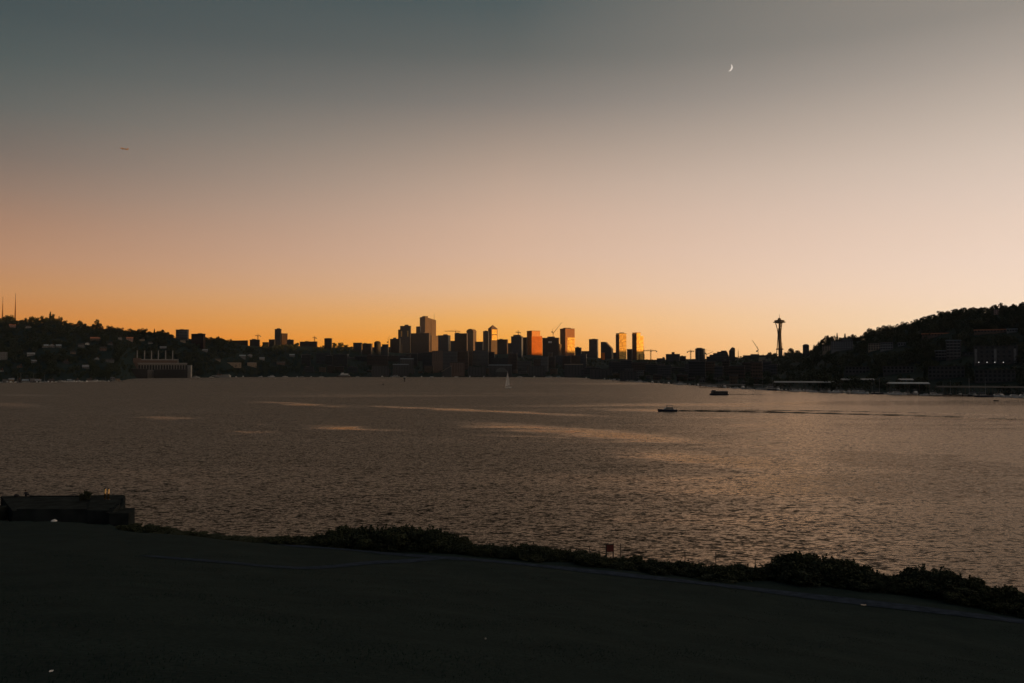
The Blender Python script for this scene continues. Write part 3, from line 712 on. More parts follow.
def luffing_crane(label, um, vp, ut, vt, ucw, vcw, Y, s=1.7, group='construction cranes on the skyline'):
    x = Xu(um, Y); z = Hs(x, Y); zp = Zv(vp, Y)-z
    r = thing('tower_crane', label, 'crane', (x, Y, z), -math.atan2(x, Y), group)
    m = MB()
    for a, c in ((-1,-1),(1,-1),(1,1),(-1,1)): m.tube((a*s*.6,c*s*.6,-2), (a*s*.6,c*s*.6,zp), s*.22, s*.22, 4)
    n = max(3, int(zp//5))
    for i in range(n):
        a, b = zp*i/n, zp*(i+1)/n; q = s*.6; m.tube((-q,-q,a),(q,-q,b),.25,.25,4); m.tube((q,-q,a),(q,q,b),.25,.25,4)
    m.obj('mast', M_['crane'], r)
    tip = ((ut-um)/F*Y, 0, Zv(vt, Y)-z); cw = ((ucw-um)/F*Y, 0, Zv(vcw, Y)-z); j = MB(); root = (0, 0, zp)
    for q in (-.5, .5): j.tube((0, q*s, zp), (tip[0], 0, tip[2]), s*.3, s*.2, 4); j.tube((0, q*s, zp+1.4), (tip[0], 0, tip[2]), s*.25, s*.2, 4)
    n = 12
    for i in range(n):
        a = i/n; j.tube((tip[0]*a, -.5*s*(1-a), zp+(tip[2]-zp)*a), (tip[0]*(a+1/n), .5*s*(1-a), zp+(tip[2]-zp)*(a+1/n)+1.2*(1-a)), .2, .2, 4)
    j.obj('jib', M_['crane'], r)
    MB().tube(root, cw, s*.55, s*.45, 5).obj('machinery_deck', M_['crane'], r); MB().box(cw[0]-2, cw[0]+2, -1.5, 1.5, cw[2]-2.5, cw[2]+1.5).obj('counterweight', M_['concrete'], r)
    ap = MB(); t2 = ((cw[0])*.6, 0, max(zp, cw[2])+9); ap.tube(root, t2, .5, .4, 5); ap.tube(t2, tip, .22, .22, 4); ap.obj('a_frame', M_['crane'], r)
    MB().box(-1, 1.4, -2.6, -.8, zp-.5, zp+2).obj('cab', M_['offwhite'], r)
luffing_crane('luffing crane whose long boom slants up between the orange brick and two-tone towers', 553.2, 333.5, 562.2, 322.2, 552.0, 331.8, 2660)
luffing_crane('luffing crane with its boom leaning towards the city, beside the observation tower', 758.2, 349.6, 752.2, 339.6, 757, 351, 2300)
luffing_crane('low luffing crane with a nearly flat boom next to the chamfered apartment tower', 706.2, 354.6, 713.2, 351.8, 705.4, 353.2, 1950, s=1.2)
luffing_crane('thin crane with a nearly upright boom at the outer edge of the central towers', 388.2, 342.5, 389.3, 335.4, 387.4, 342, 2720, s=1.3)
hammer_crane('crane with a long level jib seen above the wide flat-topped block', 455.4, 329.8, 444.6, 459.5, 331.2, 3250)
hammer_crane('small T-shaped crane rising above the bulky chamfered block', 518.3, 330.2, 515.6, 519.9, 332.2, 2700)
hammer_crane('T-shaped crane standing clear beside the stepped golden tower', 650.8, 349.3, 643.2, 656.2, 350.7, 2200)
hammer_crane('T-shaped crane standing clear beside the chamfered apartment tower', 690.7, 349.8, 687.9, 694.4, 351.3, 2150)
hammer_crane('tiny T-shaped crane on the hill beside the low blocks, near the tall hill tower', 257.7, 333.8, 255, 259.9, 335.6, 2480)
hammer_crane('tiny T-shaped crane above the long flat dark block on the hill', 314.4, 336.2, 312.6, 315.8, 337.6, 2560)
def lone_mast(name, label, u, vt, Y, r0, cat='mast', group=None, stays=True):
    x = Xu(u, Y); z = Hs(x, Y); h = Zv(vt, Y)-z
    t = thing(name, label, cat, (x, Y, z), 0, group)
    m = MB()
    for k in range(3):
        a = k*2.094; m.tube((r0*1.6*math.cos(a), r0*1.6*math.sin(a), -3), (.2*math.cos(a), .2*math.sin(a), h*.82), r0*.5, r0*.35, 5)
    n = int(h/6)
    for i in range(n):
        q = 1-i/n; a0 = (i%3)*2.094; a1 = ((i+1)%3)*2.094; m.tube((r0*1.6*q*math.cos(a0), r0*1.6*q*math.sin(a0), h*.82*i/n), (r0*1.6*q*math.cos(a1), r0*1.6*q*math.sin(a1), h*.82*(i+1)/n), r0*.22, r0*.22, 4)
    m.obj('lattice', M_['crane'], t); MB().tube((0,0,h*.8), (0,0,h), r0*.4, r0*.2, 6).obj('antenna', M_['darksteel'], t)
lone_mast('radio_mast', 'shorter of the two radio masts on the wooded hill, at the picture edge', 1.6, 296.5, 2350, 1.6, group='radio masts on the hill')
lone_mast('radio_mast', 'taller of the two radio masts on the wooded hill', 14.3, 293.0, 2350, 1.7, group='radio masts on the hill')
lone_mast('thin_pole', 'thin upright pole between the stepped golden tower and its T-shaped crane', 643.9, 345.7, 2620, 1.3, 'pole')
lone_mast('thin_pole', 'short antenna pole just past the peaked block', 738.2, 348.6, 2100, .8, 'pole')

# buildings between the cranes and the observation tower
b, = [block('terraced_block', 'terraced dark block stepping up towards the peaked block', 'building', 707, 729.5, 356.4, Y=1900, wall=G['dk'], depth=30)]
w = 22.5/F*1900
for i, (f0, f1, vv) in enumerate(((.12,.95,354.6),(.28,.92,353),(.45,.9,351.6),(.62,.86,350.5))):
    zz = b.location.z; MB().box(-w/2+w*f0, -w/2+w*f1, 2+i*3, 26-i, Zv(356.4,1900)-zz-.5+.002*i, Zv(vv,1900)-zz).obj('terrace', G['slate'] if i%2 else G['dk'], b)
t = thing('peaked_block', 'dark block with a peaked roof between the terraced block and the leaning crane', 'building', (Xu(732,1880), 1880, Hs(Xu(732,1880),1880)), -.27)
zz = t.location.z; hb = Zv(351,1880)-zz; hp = Zv(347.2,1880)-zz
MB().box(-7,7,0,18,-6,hb).obj('wall', G['dk'], t); MB().profile_y([(-7.4,hb-.2),(7.4,hb-.2),(6.8,hp-2),(1.6,hp),(-1,hp-1)], -.3, 18.3).obj('roof', M_['mech'], t)
block('low_block', 'long low dark block under the leaning crane, beside the observation tower', 'building', 743.5, 767.5, 355.2, Y=2000, wall=G['dk'], depth=24, penthouse=True)
block('low_block', 'pale panel-fronted low block just below the leaning crane', 'building', 759, 765.3, 356.6, Y=1820, wall=M_['tan'], depth=14)
t = block('rounded_block', 'dark upright block with rounded top corners, between the observation tower and the wooded hill', 'building', 803, 809, 345.6, Y=1750, wall=G['dk'], depth=14)
zz = Zv(345.6,1750)-t.location.z; ww = 6/F*1750
MB().profile_y([(-ww/2,zz),(ww/2,zz)] + [(ww/2*math.cos(a), zz+3.4*math.sin(a)) for a in np.linspace(.25, math.pi-.25, 8)], .2, 13.8).obj('rounded_top', M_['dark'], t)

# ------------------------------------------------------------------ steam plant with six stacks
def plant_building():
    Y = 1800; x0 = Xu(140.4, Y); zw = Hs(Xu(165, Y), Y)
    r = thing('steam_plant', 'long pale industrial plant with two tiers and arched openings, at the water under six stacks', 'building', (Xu(163, Y), Y, zw), -math.atan2(Xu(163, Y), Y))
    q = lambda u: (u-163)/F*Y; hz = lambda v: Zv(v, Y)-zw
    MB().box(q(140.4), q(185.5), 0, 22, -4, hz(363.6)).obj('lower_hall', M_['weathered'], r)
    MB().box(q(140.2), q(185.7), -.5, 22.3, hz(363.6), hz(362.9)).obj('cornice', M_['pale'], r)
    MB().box(q(143.3), q(176.4), 8, 30, hz(363), hz(360.2)).obj('upper_hall', M_['brown'], r); MB().box(q(143.1), q(177.2), 7.4, 30.4, hz(360.2), hz(359.2)).obj('upper_cornice', M_['pale'], r)
    MB().box(q(136), q(143), 2, 26, -4, hz(358.2)).obj('end_block', M_['dullbrown'], r); MB().box(q(176.4), q(177.6), 7, 20, hz(363), hz(358.8)).obj('end_pier', M_['weathered'], r)
    for k in range(18):
        xx = q(141.8) + (q(184.6)-q(141.8))*k/17
        w = 2.0; b = MB().profile_y([(xx-w,1.5),(xx+w,1.5),(xx+w,hz(365.4)-1)]+[(xx+w*math.cos(a), hz(365.4)-1+w*math.sin(a)) for a in np.linspace(.3,math.pi-.3,5)]+[(xx-w,hz(365.4)-1)], -.06, .02); b.obj('window', M_['glass'], r)
    KEEP.append((134, 192, 350, 372, Y))
    for i, u in enumerate((137.2,144.5,151.5,158.3,165.6,172.6)):
        x = Xu(u, Y+14); h = Zv(350.3, Y+14)-zw
        place_ = 'standing on the brown end block' if i == 0 else f'{ordw(i)} from the brown end block'
        s = thing('smoke_stack', f'thin pale stack of the steam plant, {place_}', 'chimney', (x, Y+14, zw), 0, 'smoke stacks of the steam plant')
        b0 = hz(358.2 if i == 0 else 359.2)
        MB().lathe([(1.25,b0),(1.05,h*.98)], 12).obj('shaft', M_['pale'], s); MB().lathe([(1.35,h*.98),(1.35,h)], 12).obj('cap', M_['mech'], s)
    x = Xu(189.3, Y-10); z = Hs(x, Y-10)
    t = thing('white_silo', 'stubby pale upright tank house beside the end of the steam plant', 'tank', (x, Y-10, z)); hh = Zv(365.2, Y-10)-z
    MB().box(-3.8, 3.8, 0, 7.6, -3, hh-1).obj('shell', M_['pale'], t); MB().box(-4, 4, -.2, 7.8, hh-1, hh).obj('lid', M_['metalroof'], t)
    KEEP.append((186, 193, 364, 371, Y))
    block('low_shed', 'long dark shed on the shore in front of the arched openings of the steam plant', 'shed', 156, 186.5, 369.2, Y=1768, wall=M_['black'], depth=10)
    block('low_shed', 'dark boat shed on the shore to the near side of the steam plant', 'shed', 121, 146.5, 368.6, Y=1700, wall=M_['black'], depth=14)
    block('low_shed', 'small cream shed on the shore in front of the steam plant', 'shed', 147.8, 155.2, 370, Y=1765, wall=M_['weathered'], depth=8, roofm=M_['metalroof'])
plant_building()

# ------------------------------------------------------------------ houses on the hill across the water, far bank
hs = [ # u, base v, width px, height px, wall, roof, style, label
 (11.8,327.3,5.6,3.4,'pink','redroof','side','pinkish house high on the wooded hill below the taller radio mast'),
 (27.6,328,5.2,3,'pale','roof','gable','pale house among trees high on the hill, just past the radio masts'),
 (45,347.5,5.4,3.2,'grey','bluegrey','side','grey house midway up the wooded hill, first of a row of three from the left'),
 (51.5,347.6,5,3.4,'grey','metalroof','gable','grey gabled house midway up the wooded hill, middle of a row of three'),
 (58.5,347.5,4.6,3,'grey','bluegrey','side','grey house midway up the wooded hill, last of a row of three'),
 (81,347.5,5.6,3.8,'grey','roof','side','dull grey house on the slope below the gap in the crest trees'),
 (87,345,3.6,2.8,'white','metalroof','gable','small bright white house on the slope, whitest of the wooded hill'),
 (95,340.4,9,3.4,'brown','redroof','side','broad brown house with a reddish roof high on the wooded hill'),
 (119.8,340,3.4,3.6,'pale','roof','gable','narrow pale house high on the hill, beside the pink house'),
 (129.4,341,6.2,3.8,'pink','redroof','side','pink house high on the hill above the steam plant'),
 (142,341,4.6,3,'tan','roof','gable','tan house high on the hill between the pink house and the grey-brown block'),
 (163,349.2,6,2.6,'grey','metalroof','side','grey-roofed house just above the six stacks'),
 (182.6,342.2,5,2.8,'tan','roof','side','tan house right below the grey-brown flat block on the crest'),
 (31,355.6,6.6,3,'pale','metalroof','side','white-roofed house on the lower slope at the edge of the wooded hill'),
 (3,360,7.4,8,'grey','roof','flat','tall grey apartment house on the lower slope at the picture edge'),
 (20,368,4.6,3.4,'brown','roof','gable','brown house low on the slope close to the shore, below the white-roofed house'),
 (103,351,6,4.5,'brown','roof','side','brown house on the middle slope between the reddish roof and the steam plant'),
 (110,362.5,7.4,3.4,'grey','roof','side','grey house low on the slope just before the steam plant'),
 (66,364,5.6,4,'dark','roof','gable','dark gabled house low on the slope above the moored boats'),
 (86,369,6,4,'grey','metalroof','side','grey shed-roofed house at the water behind the white motor yacht'),
 (242,358.5,7,3.6,'grey','bluegrey','side','grey house low on the hill under the long crest building'),
 (250,357,4.6,3,'pale','metalroof','gable','pale gabled house low on the hill under the small crane'),
 (233,367,16,4.4,'tan','roof','flat','long tan warehouse at the water behind the pale barge'),
 (252,367,9,4.6,'tan','metalroof','flat','shorter tan warehouse at the water beside the long one'),
 (281,365,8,3.4,'brown','roof','side','brown shore house under the pair of hill towers'),
 (345.6,357.6,5.4,3.4,'pale','metalroof','side','pale-roofed hall low on the hill above the cream ferry'),
 (372.6,358,4.8,3.4,'pale','metalroof','gable','pale gabled hall under the domed hall'),
 (1.5,372,4,3,'pale','roof','gable','pale gabled house at the foot of the far hill, at the picture edge'),
 (34,363,4.4,3,'grey','metalroof','side','grey house low on the far hill between two tree clumps'),
 (73,354,4.6,2.8,'tan','roof','side','tan house midway down the slope under the tallest conifer'),
 (97,360,4,2.6,'pale','bluegrey','gable','pale gabled house low on the slope above the bright motor yacht'),
 (110,345,4.4,2.8,'grey','roof','gable','grey gabled house below the lone upright crown tree'),
 (150,344,4.2,2.6,'pale','roof','side','pale house between the crest trees and the six stacks'),
 (205,352,5,2.8,'grey','metalroof','side','grey house on the slope below the reddish crest block'),
 (218,361,5,2.6,'tan','roof','side','tan house above the long tan warehouse'),
 (262,360,5,2.8,'pale','metalroof','side','pale house just past the small crane hill, above the shore boats'),
 (292,357,5,3,'grey','bluegrey','side','grey house under the inner wing of the hill towers'),
 (325,361,5,3,'tan','roof','gable','tan gabled house low under the lone dark cube'),
 (305,358,7,4,'grey','roof','side','grey house on the hill beneath the long flat dark block'),
]
for u, vb, w, h, wl, rf, st, lb in hs:
    x, y, z = onslope(u, vb); house(x, y, z, w/F*y, h/F*y, M_[wl], M_[rf], lb, 'houses across the lake', st)

# low buildings along the south shore
sh = [
 ('warehouse',393,408.5,364,'dark','bluegrey','long low warehouse with a pale roof edge, below the stepped tower'),
 ('warehouse',400.5,413.5,358.4,'dark','bluegrey','grey-roofed hall a little up the bank, below the stepped tower'),
 ('warehouse',432,442.8,350.8,'brown','brown','brown brick hall with a raised attic, below the tallest tower'),
 ('warehouse',450,464.5,362,'brown','roof','brown shore building with rows of windows, below the horizontal crane'),
 ('warehouse',489,512,364.6,'dark','bluegrey','long dark shed with a grey roof line behind the sailing boat'),
 ('warehouse',564.5,583,364,'dark','tan','long dark shed with a faint tan roof line below the two-tone tower'),
 ('warehouse',468,486,366.5,'dark','roof','dark shore shed below the barrel-topped tower'),
 ('warehouse',528,545,366,'dark','roof','dark shore shed below the orange brick tower'),
 ('warehouse',372,389,365.5,'dark','roof','dark shore shed below the domed hall'),
 ('warehouse',590,612,369,'dark','roof','dark shore shed below the wedge-topped building'),
 ('warehouse',620,640,371,'dark','roof','dark shore shed below the golden twin towers'),
]
for nm, u0, u1, vt, wl, rf, lb in sh:
    Ys = float(np.interp(uphi((u0+u1)/2), SHX, SHY[:, 0]))*math.cos(rad(uphi((u0+u1)/2)))
    block(nm, lb, 'warehouse', u0, u1, vt, Y=Ys+12+(60 if vt < 361 else 0)+(60 if vt < 352 else 0), wall=M_[wl], depth=20, roofm=M_[rf], windows=6, group='low buildings on the south shore')
# arched hall and sunlit ramp roof
Y = 1990; x = Xu(501.5, Y); z = Hs(x, Y); t = thing('arched_hall', 'shore hall with a pale arched roof, right behind the sailing boat', 'hall', (x, Y, z)); w = 11/F*Y
MB().box(-w/2, w/2, 0, 30, -3, Zv(372,Y)-z).obj('wall', M_['dark'], t)
MB().profile_y([(w/2*1.04*math.cos(a), Zv(372,Y)-z + (Zv(367.6,Y)-Zv(372,Y))*math.sin(a)) for a in np.linspace(0, math.pi, 14)], -.6, 30.6).obj('arched_roof', mat('grey_arched_roof', (.13,.135,.13), .6), t)
x = Xu(446.5, Y-8); z = Hs(x, Y-8); t = thing('ramp_roof_house', 'shore house with one long tan roof plane sloping to the water', 'house', (x, Y-8, z)); w = 9.5/F*Y
q0, q1 = Zv(371.6,Y)-z, Zv(365.6,Y)-z
MB().profile_y([(-w/2,-3),(w/2,-3),(w/2,q1-1),(-w/2,q0-1)], 0, 14).obj('wall', M_['dark'], t); MB().profile_y([(-w/2-1,q0-1),(w/2+.6,q1-.9),(w/2+.6,q1),(-w/2-1,q0)], -.8, 14.8).obj('roof', M_['tan'], t)

# ------------------------------------------------------------------ buildings on the near wooded hill
def apartment(label, u0, u1, vt, vb, wall, nwin, roofm=None, floors=None, balc=False, depth=16, group=None):
    uc = (u0+u1)/2; x, Y = place(uc, vb); z = Hs(x, Y); w = (u1-u0)/F*Y; h = Zv(vt, Y)-z
    t = thing('apartment_block', label, 'apartment block', (x, Y, z), -math.atan2(x, Y), group)
    rt = 1.3 if roofm is M_['redroof'] else .5
    MB().box(-w/2, w/2, 0, depth, -14, h-rt).obj('wall', wall, t); MB().box(-w/2-.5, w/2+.5, -.8, depth+.5, h-rt, h).obj('roof', roofm or M_['roof'], t)
    fl = floors or max(1, int(h//3.1))
    for i in range(fl):
        zz = h - 2.8 - i*(h-1)/fl
        for k in range(nwin): add_window(t, -w/2 + w*(k+.5)/nwin, -.004, zz, 0, min(1.5, w/nwin*.5))
        if balc and i: MB().box(-w*.45, w*.45, -1.3, -.01, zz+2.1, zz+2.6).obj('balcony', M_['concrete'], t)
    KEEP.append((u0-.5, u1+.5, vt-.6, vb-1, Y)); return t
apartment('wide grey apartment block set in the trees, at the tip of the near wooded hill', 832, 852, 340.6, 350.6, M_['grey'], 9)
apartment('low tan wing in front of the wide grey apartment block', 823, 834, 345.4, 351.5, M_['tan'], 5)
apartment('upper grey storey of flats peeping over the wide grey apartment block', 843, 861, 337.6, 341.6, M_['grey'], 8)
apartment('tan apartment block midway along the near wooded hill', 869, 880.5, 343, 351, M_['tan'], 5)
apartment('grey-tan apartment block close beside the tan one', 881, 892.5, 342, 350.5, M_['grey'], 5)
apartment('small pale-roofed house block on the slope of the near wooded hill', 898.5, 905.5, 342.6, 346.4, M_['grey'], 3, M_['metalroof'])
apartment('flat building under a thin terracotta roof line, on the near wooded hill', 924, 951, 333, 336.8, M_['brown'], 10, M_['redroof'])
apartment('long building with a terracotta roof line, high on the near wooded hill', 977, 1007.5, 329.2, 334, M_['brown'], 11, M_['redroof'])  # terracotta is plain roof colour, without any glow
apartment('grey block beside the high terracotta roof, at the picture edge', 1008, 1017, 328.6, 333, M_['grey'], 4, M_['bluegrey'])
apartment('terraced grey apartments with pale balconies stepping down the near wooded hill', 947, 960, 340, 360, M_['dark'], 4, M_['bluegrey'], 6, True)
apartment('lower balcony wing beside the terraced grey apartments', 936, 947, 350.5, 360.5, M_['dark'], 4, M_['bluegrey'], 3, True)
big = apartment('large dark apartment building with pale pilasters above four lit lamps', 976.5, 1014.5, 345.5, 364.5, M_['dark'], 8, M_['roof'], 4)
ww = 38/F*big.location.y; hb = Zv(345.5, big.location.y)-big.location.z
for q in (978.6, 995.3, 1012): 
    xx = (q-995.5)/F*big.location.y; MB().box(xx-1.0, xx+1.0, -.7, -.006, 1, hb-3).obj('pilaster', M_['concrete'], big)
apartment('pale flat house low down beside the four lit lamps', 963, 972, 352, 357, M_['dark'], 3)
apartment('dim block on the lower slope of the hill above the pale covered moorage', 846, 868, 366.5, 374.5, M_['dark'], 7)
apartment('dim long block low on the hill with narrow upright bays', 930, 962, 366, 379, M_['dark'], 9, floors=3)
apartment('dim grey block low on the hill beside the narrow upright bays', 884, 912, 366, 374, M_['dark'], 8, floors=2)
apartment('dim block close to the shore beneath the lit lamps', 977, 1012, 369.5, 383, M_['dark'], 9, floors=3)
x, y, z = onslope(997.4, 314.5); house(x, y, z, 6, 7, M_['pink'], M_['roof'], 'narrow pink house poking out of the treetops on the near wooded hill', None, 'flat')
LAMP = mat('lamp_glow', (.8,.8,.75), emit=(1,.96,.88), emit_s=.65)
for i, u in enumerate((978.6, 986.9, 994.7, 1003.2)):
    Y = big.location.y - 9; x = Xu(u, Y); z = Hs(x, Y); h = Zv(362.3, Y)-z
    t = thing('lamp_post', f'lit lamp before the large dark apartment building, {ordw(i)} of four from the left', 'lamp', (x, Y, z), 0, 'lit lamps on the near hill')
    MB().tube((0,0,-1), (0,0,max(.6,h-.3)), .1, .07).obj('post', M_['darksteel'], t); MB().lathe([(.12,h-.28),(.4,h-.1),(.4,h+.16),(.16,h+.32)], 12).obj('lamp_head', LAMP, t)
for k in KEEP[-4:]: pass
KEEP.append((974, 1008, 359, 365, 900))

# ------------------------------------------------------------------ trees along the crests (each silhouette seen against the sky)
B, C, L_ = 'broad', 'conifer', 'tall'
far_crest = [(1,317.5,B,6),(5,316,B,7),(8.5,314.6,B,7),(12.5,316,B,6),(18,320,B,6),(22,319.4,B,5),(25.5,317.8,L_,4),(30.5,315.8,B,6),(35.5,317,B,6),(40.5,315.8,L_,5),(46,317,B,5),(49.5,312,C,6),(52,314,L_,5),(55.5,318,B,5),(58.3,316.2,C,4.4),(61,317,L_,4),(64.5,320.2,B,5),(69,322.4,B,6),(74,323.2,B,6),(79.8,320.3,B,7),(84.5,323.2,B,6),(88.5,325.6,B,5),(92.5,323.4,B,5),(96.2,319.2,L_,5.6),(99.5,322.8,B,5),(104,328.6,B,5),(109,325.4,B,7),(114.5,327,B,7),(120,327.4,B,7),(126,329.8,B,6),(130.6,328.2,B,6),(135,329.8,B,5),(139.4,328.4,B,6),(144,328,B,6),(149,331,B,6),(154,328.9,C,4),(157.5,330.6,B,5),(161,329,B,6),(166,331.6,B,7),(171.5,334,B,6),(206.5,337,B,5),(211.5,336.8,B,6),(217.2,335.9,B,5),(221.5,337.6,B,6),(226.5,339.4,B,6),(230.6,339.2,L_,3.5),(266,343.5,B,5),(296.5,342.4,B,5),(334.5,342.4,B,6),(340.5,342.2,B,6),(346,344.6,B,6),(350.6,346.2,B,5)]
near_crest = [(769.5,351.8,B,5),(775,352.8,B,5),(786.5,352,B,6),(791.5,347.8,B,7),(797.5,350,B,6),(811.5,349.5,B,6),(815.6,344.6,B,6),(819.5,340.6,B,7),(824,337.2,B,7),(828.5,334.8,B,7),(833,335.4,B,6),(837.4,333.3,C,5),(840.8,336.8,B,4.6),(845.3,333.6,C,5.5),(849.6,335.6,B,5),(854,333.6,B,6),(858,336.6,B,5),(862,335.2,B,6),(866,331.2,B,6),(870,327.4,B,6.5),(874.4,329.2,B,6.5),(880,326.4,B,8),(887.2,324.6,B,9),(893.5,325.2,B,7),(900,323.6,B,7),(905,321.4,B,7.5),(910,323,B,6),(914,320.8,B,6),(918.4,318.6,B,7),(924,315.9,B,8),(930,314.8,B,8),(935.5,313.8,B,7),(941.5,310.6,B,8.5),(948.5,310.6,B,8),(955.5,308.5,B,9),(963,307,B,9.5),(969.5,307.4,B,7),(975,306.6,B,7.5),(981.5,306.8,B,8),(987.5,306.5,B,7.5),(992.5,305.6,B,6),(997,304,B,6.5),(1001.4,302.5,L_,5),(1005.6,304.4,B,6.5),(1010.5,305.2,B,6.5),(1015.8,303.2,B,6),(1019.4,305.6,B,5.5),(1023.4,301.6,B,7),(1030,300,B,8)]
FLM = [(14,'the taller radio mast'),(49,'the tallest pointed conifer'),(96,'the lone upright crown'),(176,'the grey-brown crest block'),(204,'the reddish crest block'),(270,'the tall dark hill tower'),(330,'the lone dark cube')]
NLM = [(760,'the pale panel-fronted block'),(780,'the observation tower'),(806,'the rounded block'),(842,'the wide grey apartment block'),(880,'the tan apartment block'),(940,'the thin terracotta roof line'),(992,'the high terracotta roof')]
KW = {B: 'rounded', C: 'pointed', L_: 'narrow upright'}
def crest(rows, marks, hill, dy, group):
    names = {}
    for u, vt, k, w in rows:
        a = [m for m in marks if m[0] <= u]; a = a[-1] if a else None
        key = a[1] if a else None; i = names.get(key, 0); names[key] = i+1
        where = f'tree, {ordw(i)} on the skyline right of {key}' if key else f'tree, {ordw(i)} on the far hill skyline from the picture edge'
        lab = {49.5: 'tallest pointed conifer breaking the skyline of the wooded hill across the lake', 96.2: 'lone upright crown standing above its neighbours on the hill across the lake'}.get(u, f'{KW[k]} {where}')
        c = math.cos(rad(uphi(u))); Yc = float(np.interp(uphi(u), CRX, CRY[:, 0]))*c + dy
        x = Xu(u, Yc); z = Hs(x, Yc); h = max(5.5, Zv(vt, Yc) - z)
        plant(k, x, Yc, z-.3, h*1.03, w/F*Yc, lab, group)
crest(far_crest, FLM, 'the far hill', -8, 'crest trees on the hill across the lake')
crest(near_crest, NLM, 'the near hill', -6, 'crest trees on the near wooded hill')

ALLC = sorted([(a[0], a[1]) for a in far_crest + near_crest] + [(176,338),(190,340),(205,340),(250,345),(300,347),(350,350),(400,352),(560,356),(700,358.5),(780,354)])
def sil(u): return float(np.interp(u, [a[0] for a in ALLC], [a[1] for a in ALLC]))
# trees on the slopes below the crests: nothing tells them apart within a stretch of hill
def slope(u0, u1, n, zones, group, kinds, hr):
    k = 0; tries = 0
    while k < n and tries < n*14:
        tries += 1
        u = R.uniform(u0, u1); ph = uphi(u); c = math.cos(rad(ph))
        rs = float(np.interp(ph, SHX, SHY[:, 0])); rc = float(np.interp(ph, CRX, CRY[:, 0]))
        r = rs + 15 + (rc - rs - 20) * R.random()**.8
        Y = r*c; x = Xu(u, Y); z = Hs(x, Y); h = R.uniform(*hr); kd = R.choice(kinds); w = h*R.uniform(.75, 1.15)*(.5 if kd != B else 1)
        vb = proj(x, Y, z)[1]; vt = proj(x, Y, z+h)[1]; hw = w/2*F/Y
        if vt < sil(u) + 1.5 or not clear_of(u, vt, vb, hw, Y): continue
        zn = [q for q in zones if q[0] <= u][-1][1]
        plant(kd, x, Y, z-.3, h, w, f'dark tree in the wooded slope {zn}', group + ', ' + zn); k += 1
slope(0, 260, 105, [(0,'below the radio masts'),(45,'between the tallest conifer and the steam plant'),(134,'above and beside the steam plant'),(195,'under the long crest building')], 'slope trees of the far hill', [B,B,B,L_,C], (9, 17))
slope(800, 1030, 110, [(800,'around the wide grey apartment block'),(866,'around the two tan apartment blocks'),(915,'below the thin terracotta roof line'),(970,'around the large dark apartment building')], 'slope trees of the near hill', [B,B,B,L_,C], (8, 14))
slope(300, 800, 45, [(300,'on the shore below the central towers'),(560,'on the shore below the golden towers'),(690,'on the shore below the observation tower')], 'shore trees of the city', [B,B,L_], (8, 12))

# the rest of the woods reads as one dark mass on each hill
def woods(name, u0, u1, n, hr, seed):
    rng = np.random.RandomState(seed); V = []; nv = 0
    unit = [crown_points('broad', 130, rng) for _ in range(5)]
    k = 0
    while k < n:
        u = rng.uniform(u0, u1); ph = uphi(u); c = math.cos(rad(ph))
        rs = float(np.interp(ph, SHX, SHY[:, 0])); rc = float(np.interp(ph, CRX, CRY[:, 0]))
        r = rs + 10 + (rc*1.04 - rs) * rng.rand()**.8; Y = r*c; x = Xu(u, Y); z = Hs(x, Y); h = rng.uniform(*hr)
        vt = proj(x, Y, z+h)[1]; vb = proj(x, Y, z)[1]
        k += 1
        if vt < sil(u) + 1.2 or not clear_of(u, vt, vb, h*.5*F/Y, Y): continue
        p = unit[rng.randint(5)] * np.array([h*1.25, h*1.25, h]) + np.array([x, Y, z-.3])
        v, _ = leaf_quads(p, h*.1, rng); V.append(v)
    v = np.vstack(V); f = np.arange(len(v)).reshape(-1, 4)
    me = bpy.data.meshes.new(name); me.from_pydata(v.tolist(), [], f.tolist()); me.update(); me.materials.append(LEAFS[0])
    o = bpy.data.objects.new(name, me); COL.objects.link(o); tag(o, None, None, None, 'stuff')
woods('far_hillside_woods', -60, 300, 2800, (5, 13), 1)
woods('near_hillside_woods', 745, 1180, 3200, (4, 10), 2)
woods('lakeside_woods', 295, 760, 2200, (4, 9), 3)

# ------------------------------------------------------------------ boats
def hull_mesh(L, Bm, Hh, bow=.35, sheer=.25):
    """lofted hull, bow towards -x, centred; z=0 waterline"""
    n = 11; st = []
    for i in range(n):
        q = i/(n-1); x = -L/2 + L*q
        wd = Bm/2 * (min(1, (q/bow)**.6) if q < bow else 1 - .12*((q-bow)/(1-bow))**2) + .02
        zd = Hh * (1 + sheer*(1-q)**2); ov = -.25*Hh*(1-q)
        st.append([(x+ov*1.0, -wd, zd), (x, -wd*.8, .02), (x, -wd*.35, -.35), (x, wd*.35, -.35), (x, wd*.8, .02), (x+ov, wd, zd)])
    b = MB(); b.add([p for s in st for p in s], [(i*6+k, (i+1)*6+k, (i+1)*6+k+1, i*6+k+1) for i in range(n-1) for k in range(5)] + [(i*6+5, (i+1)*6+5, (i+1)*6, i*6) for i in range(n-1)] + [tuple(range(6)), tuple(range((n-1)*6+5, (n-1)*6-1, -1))])
    return b
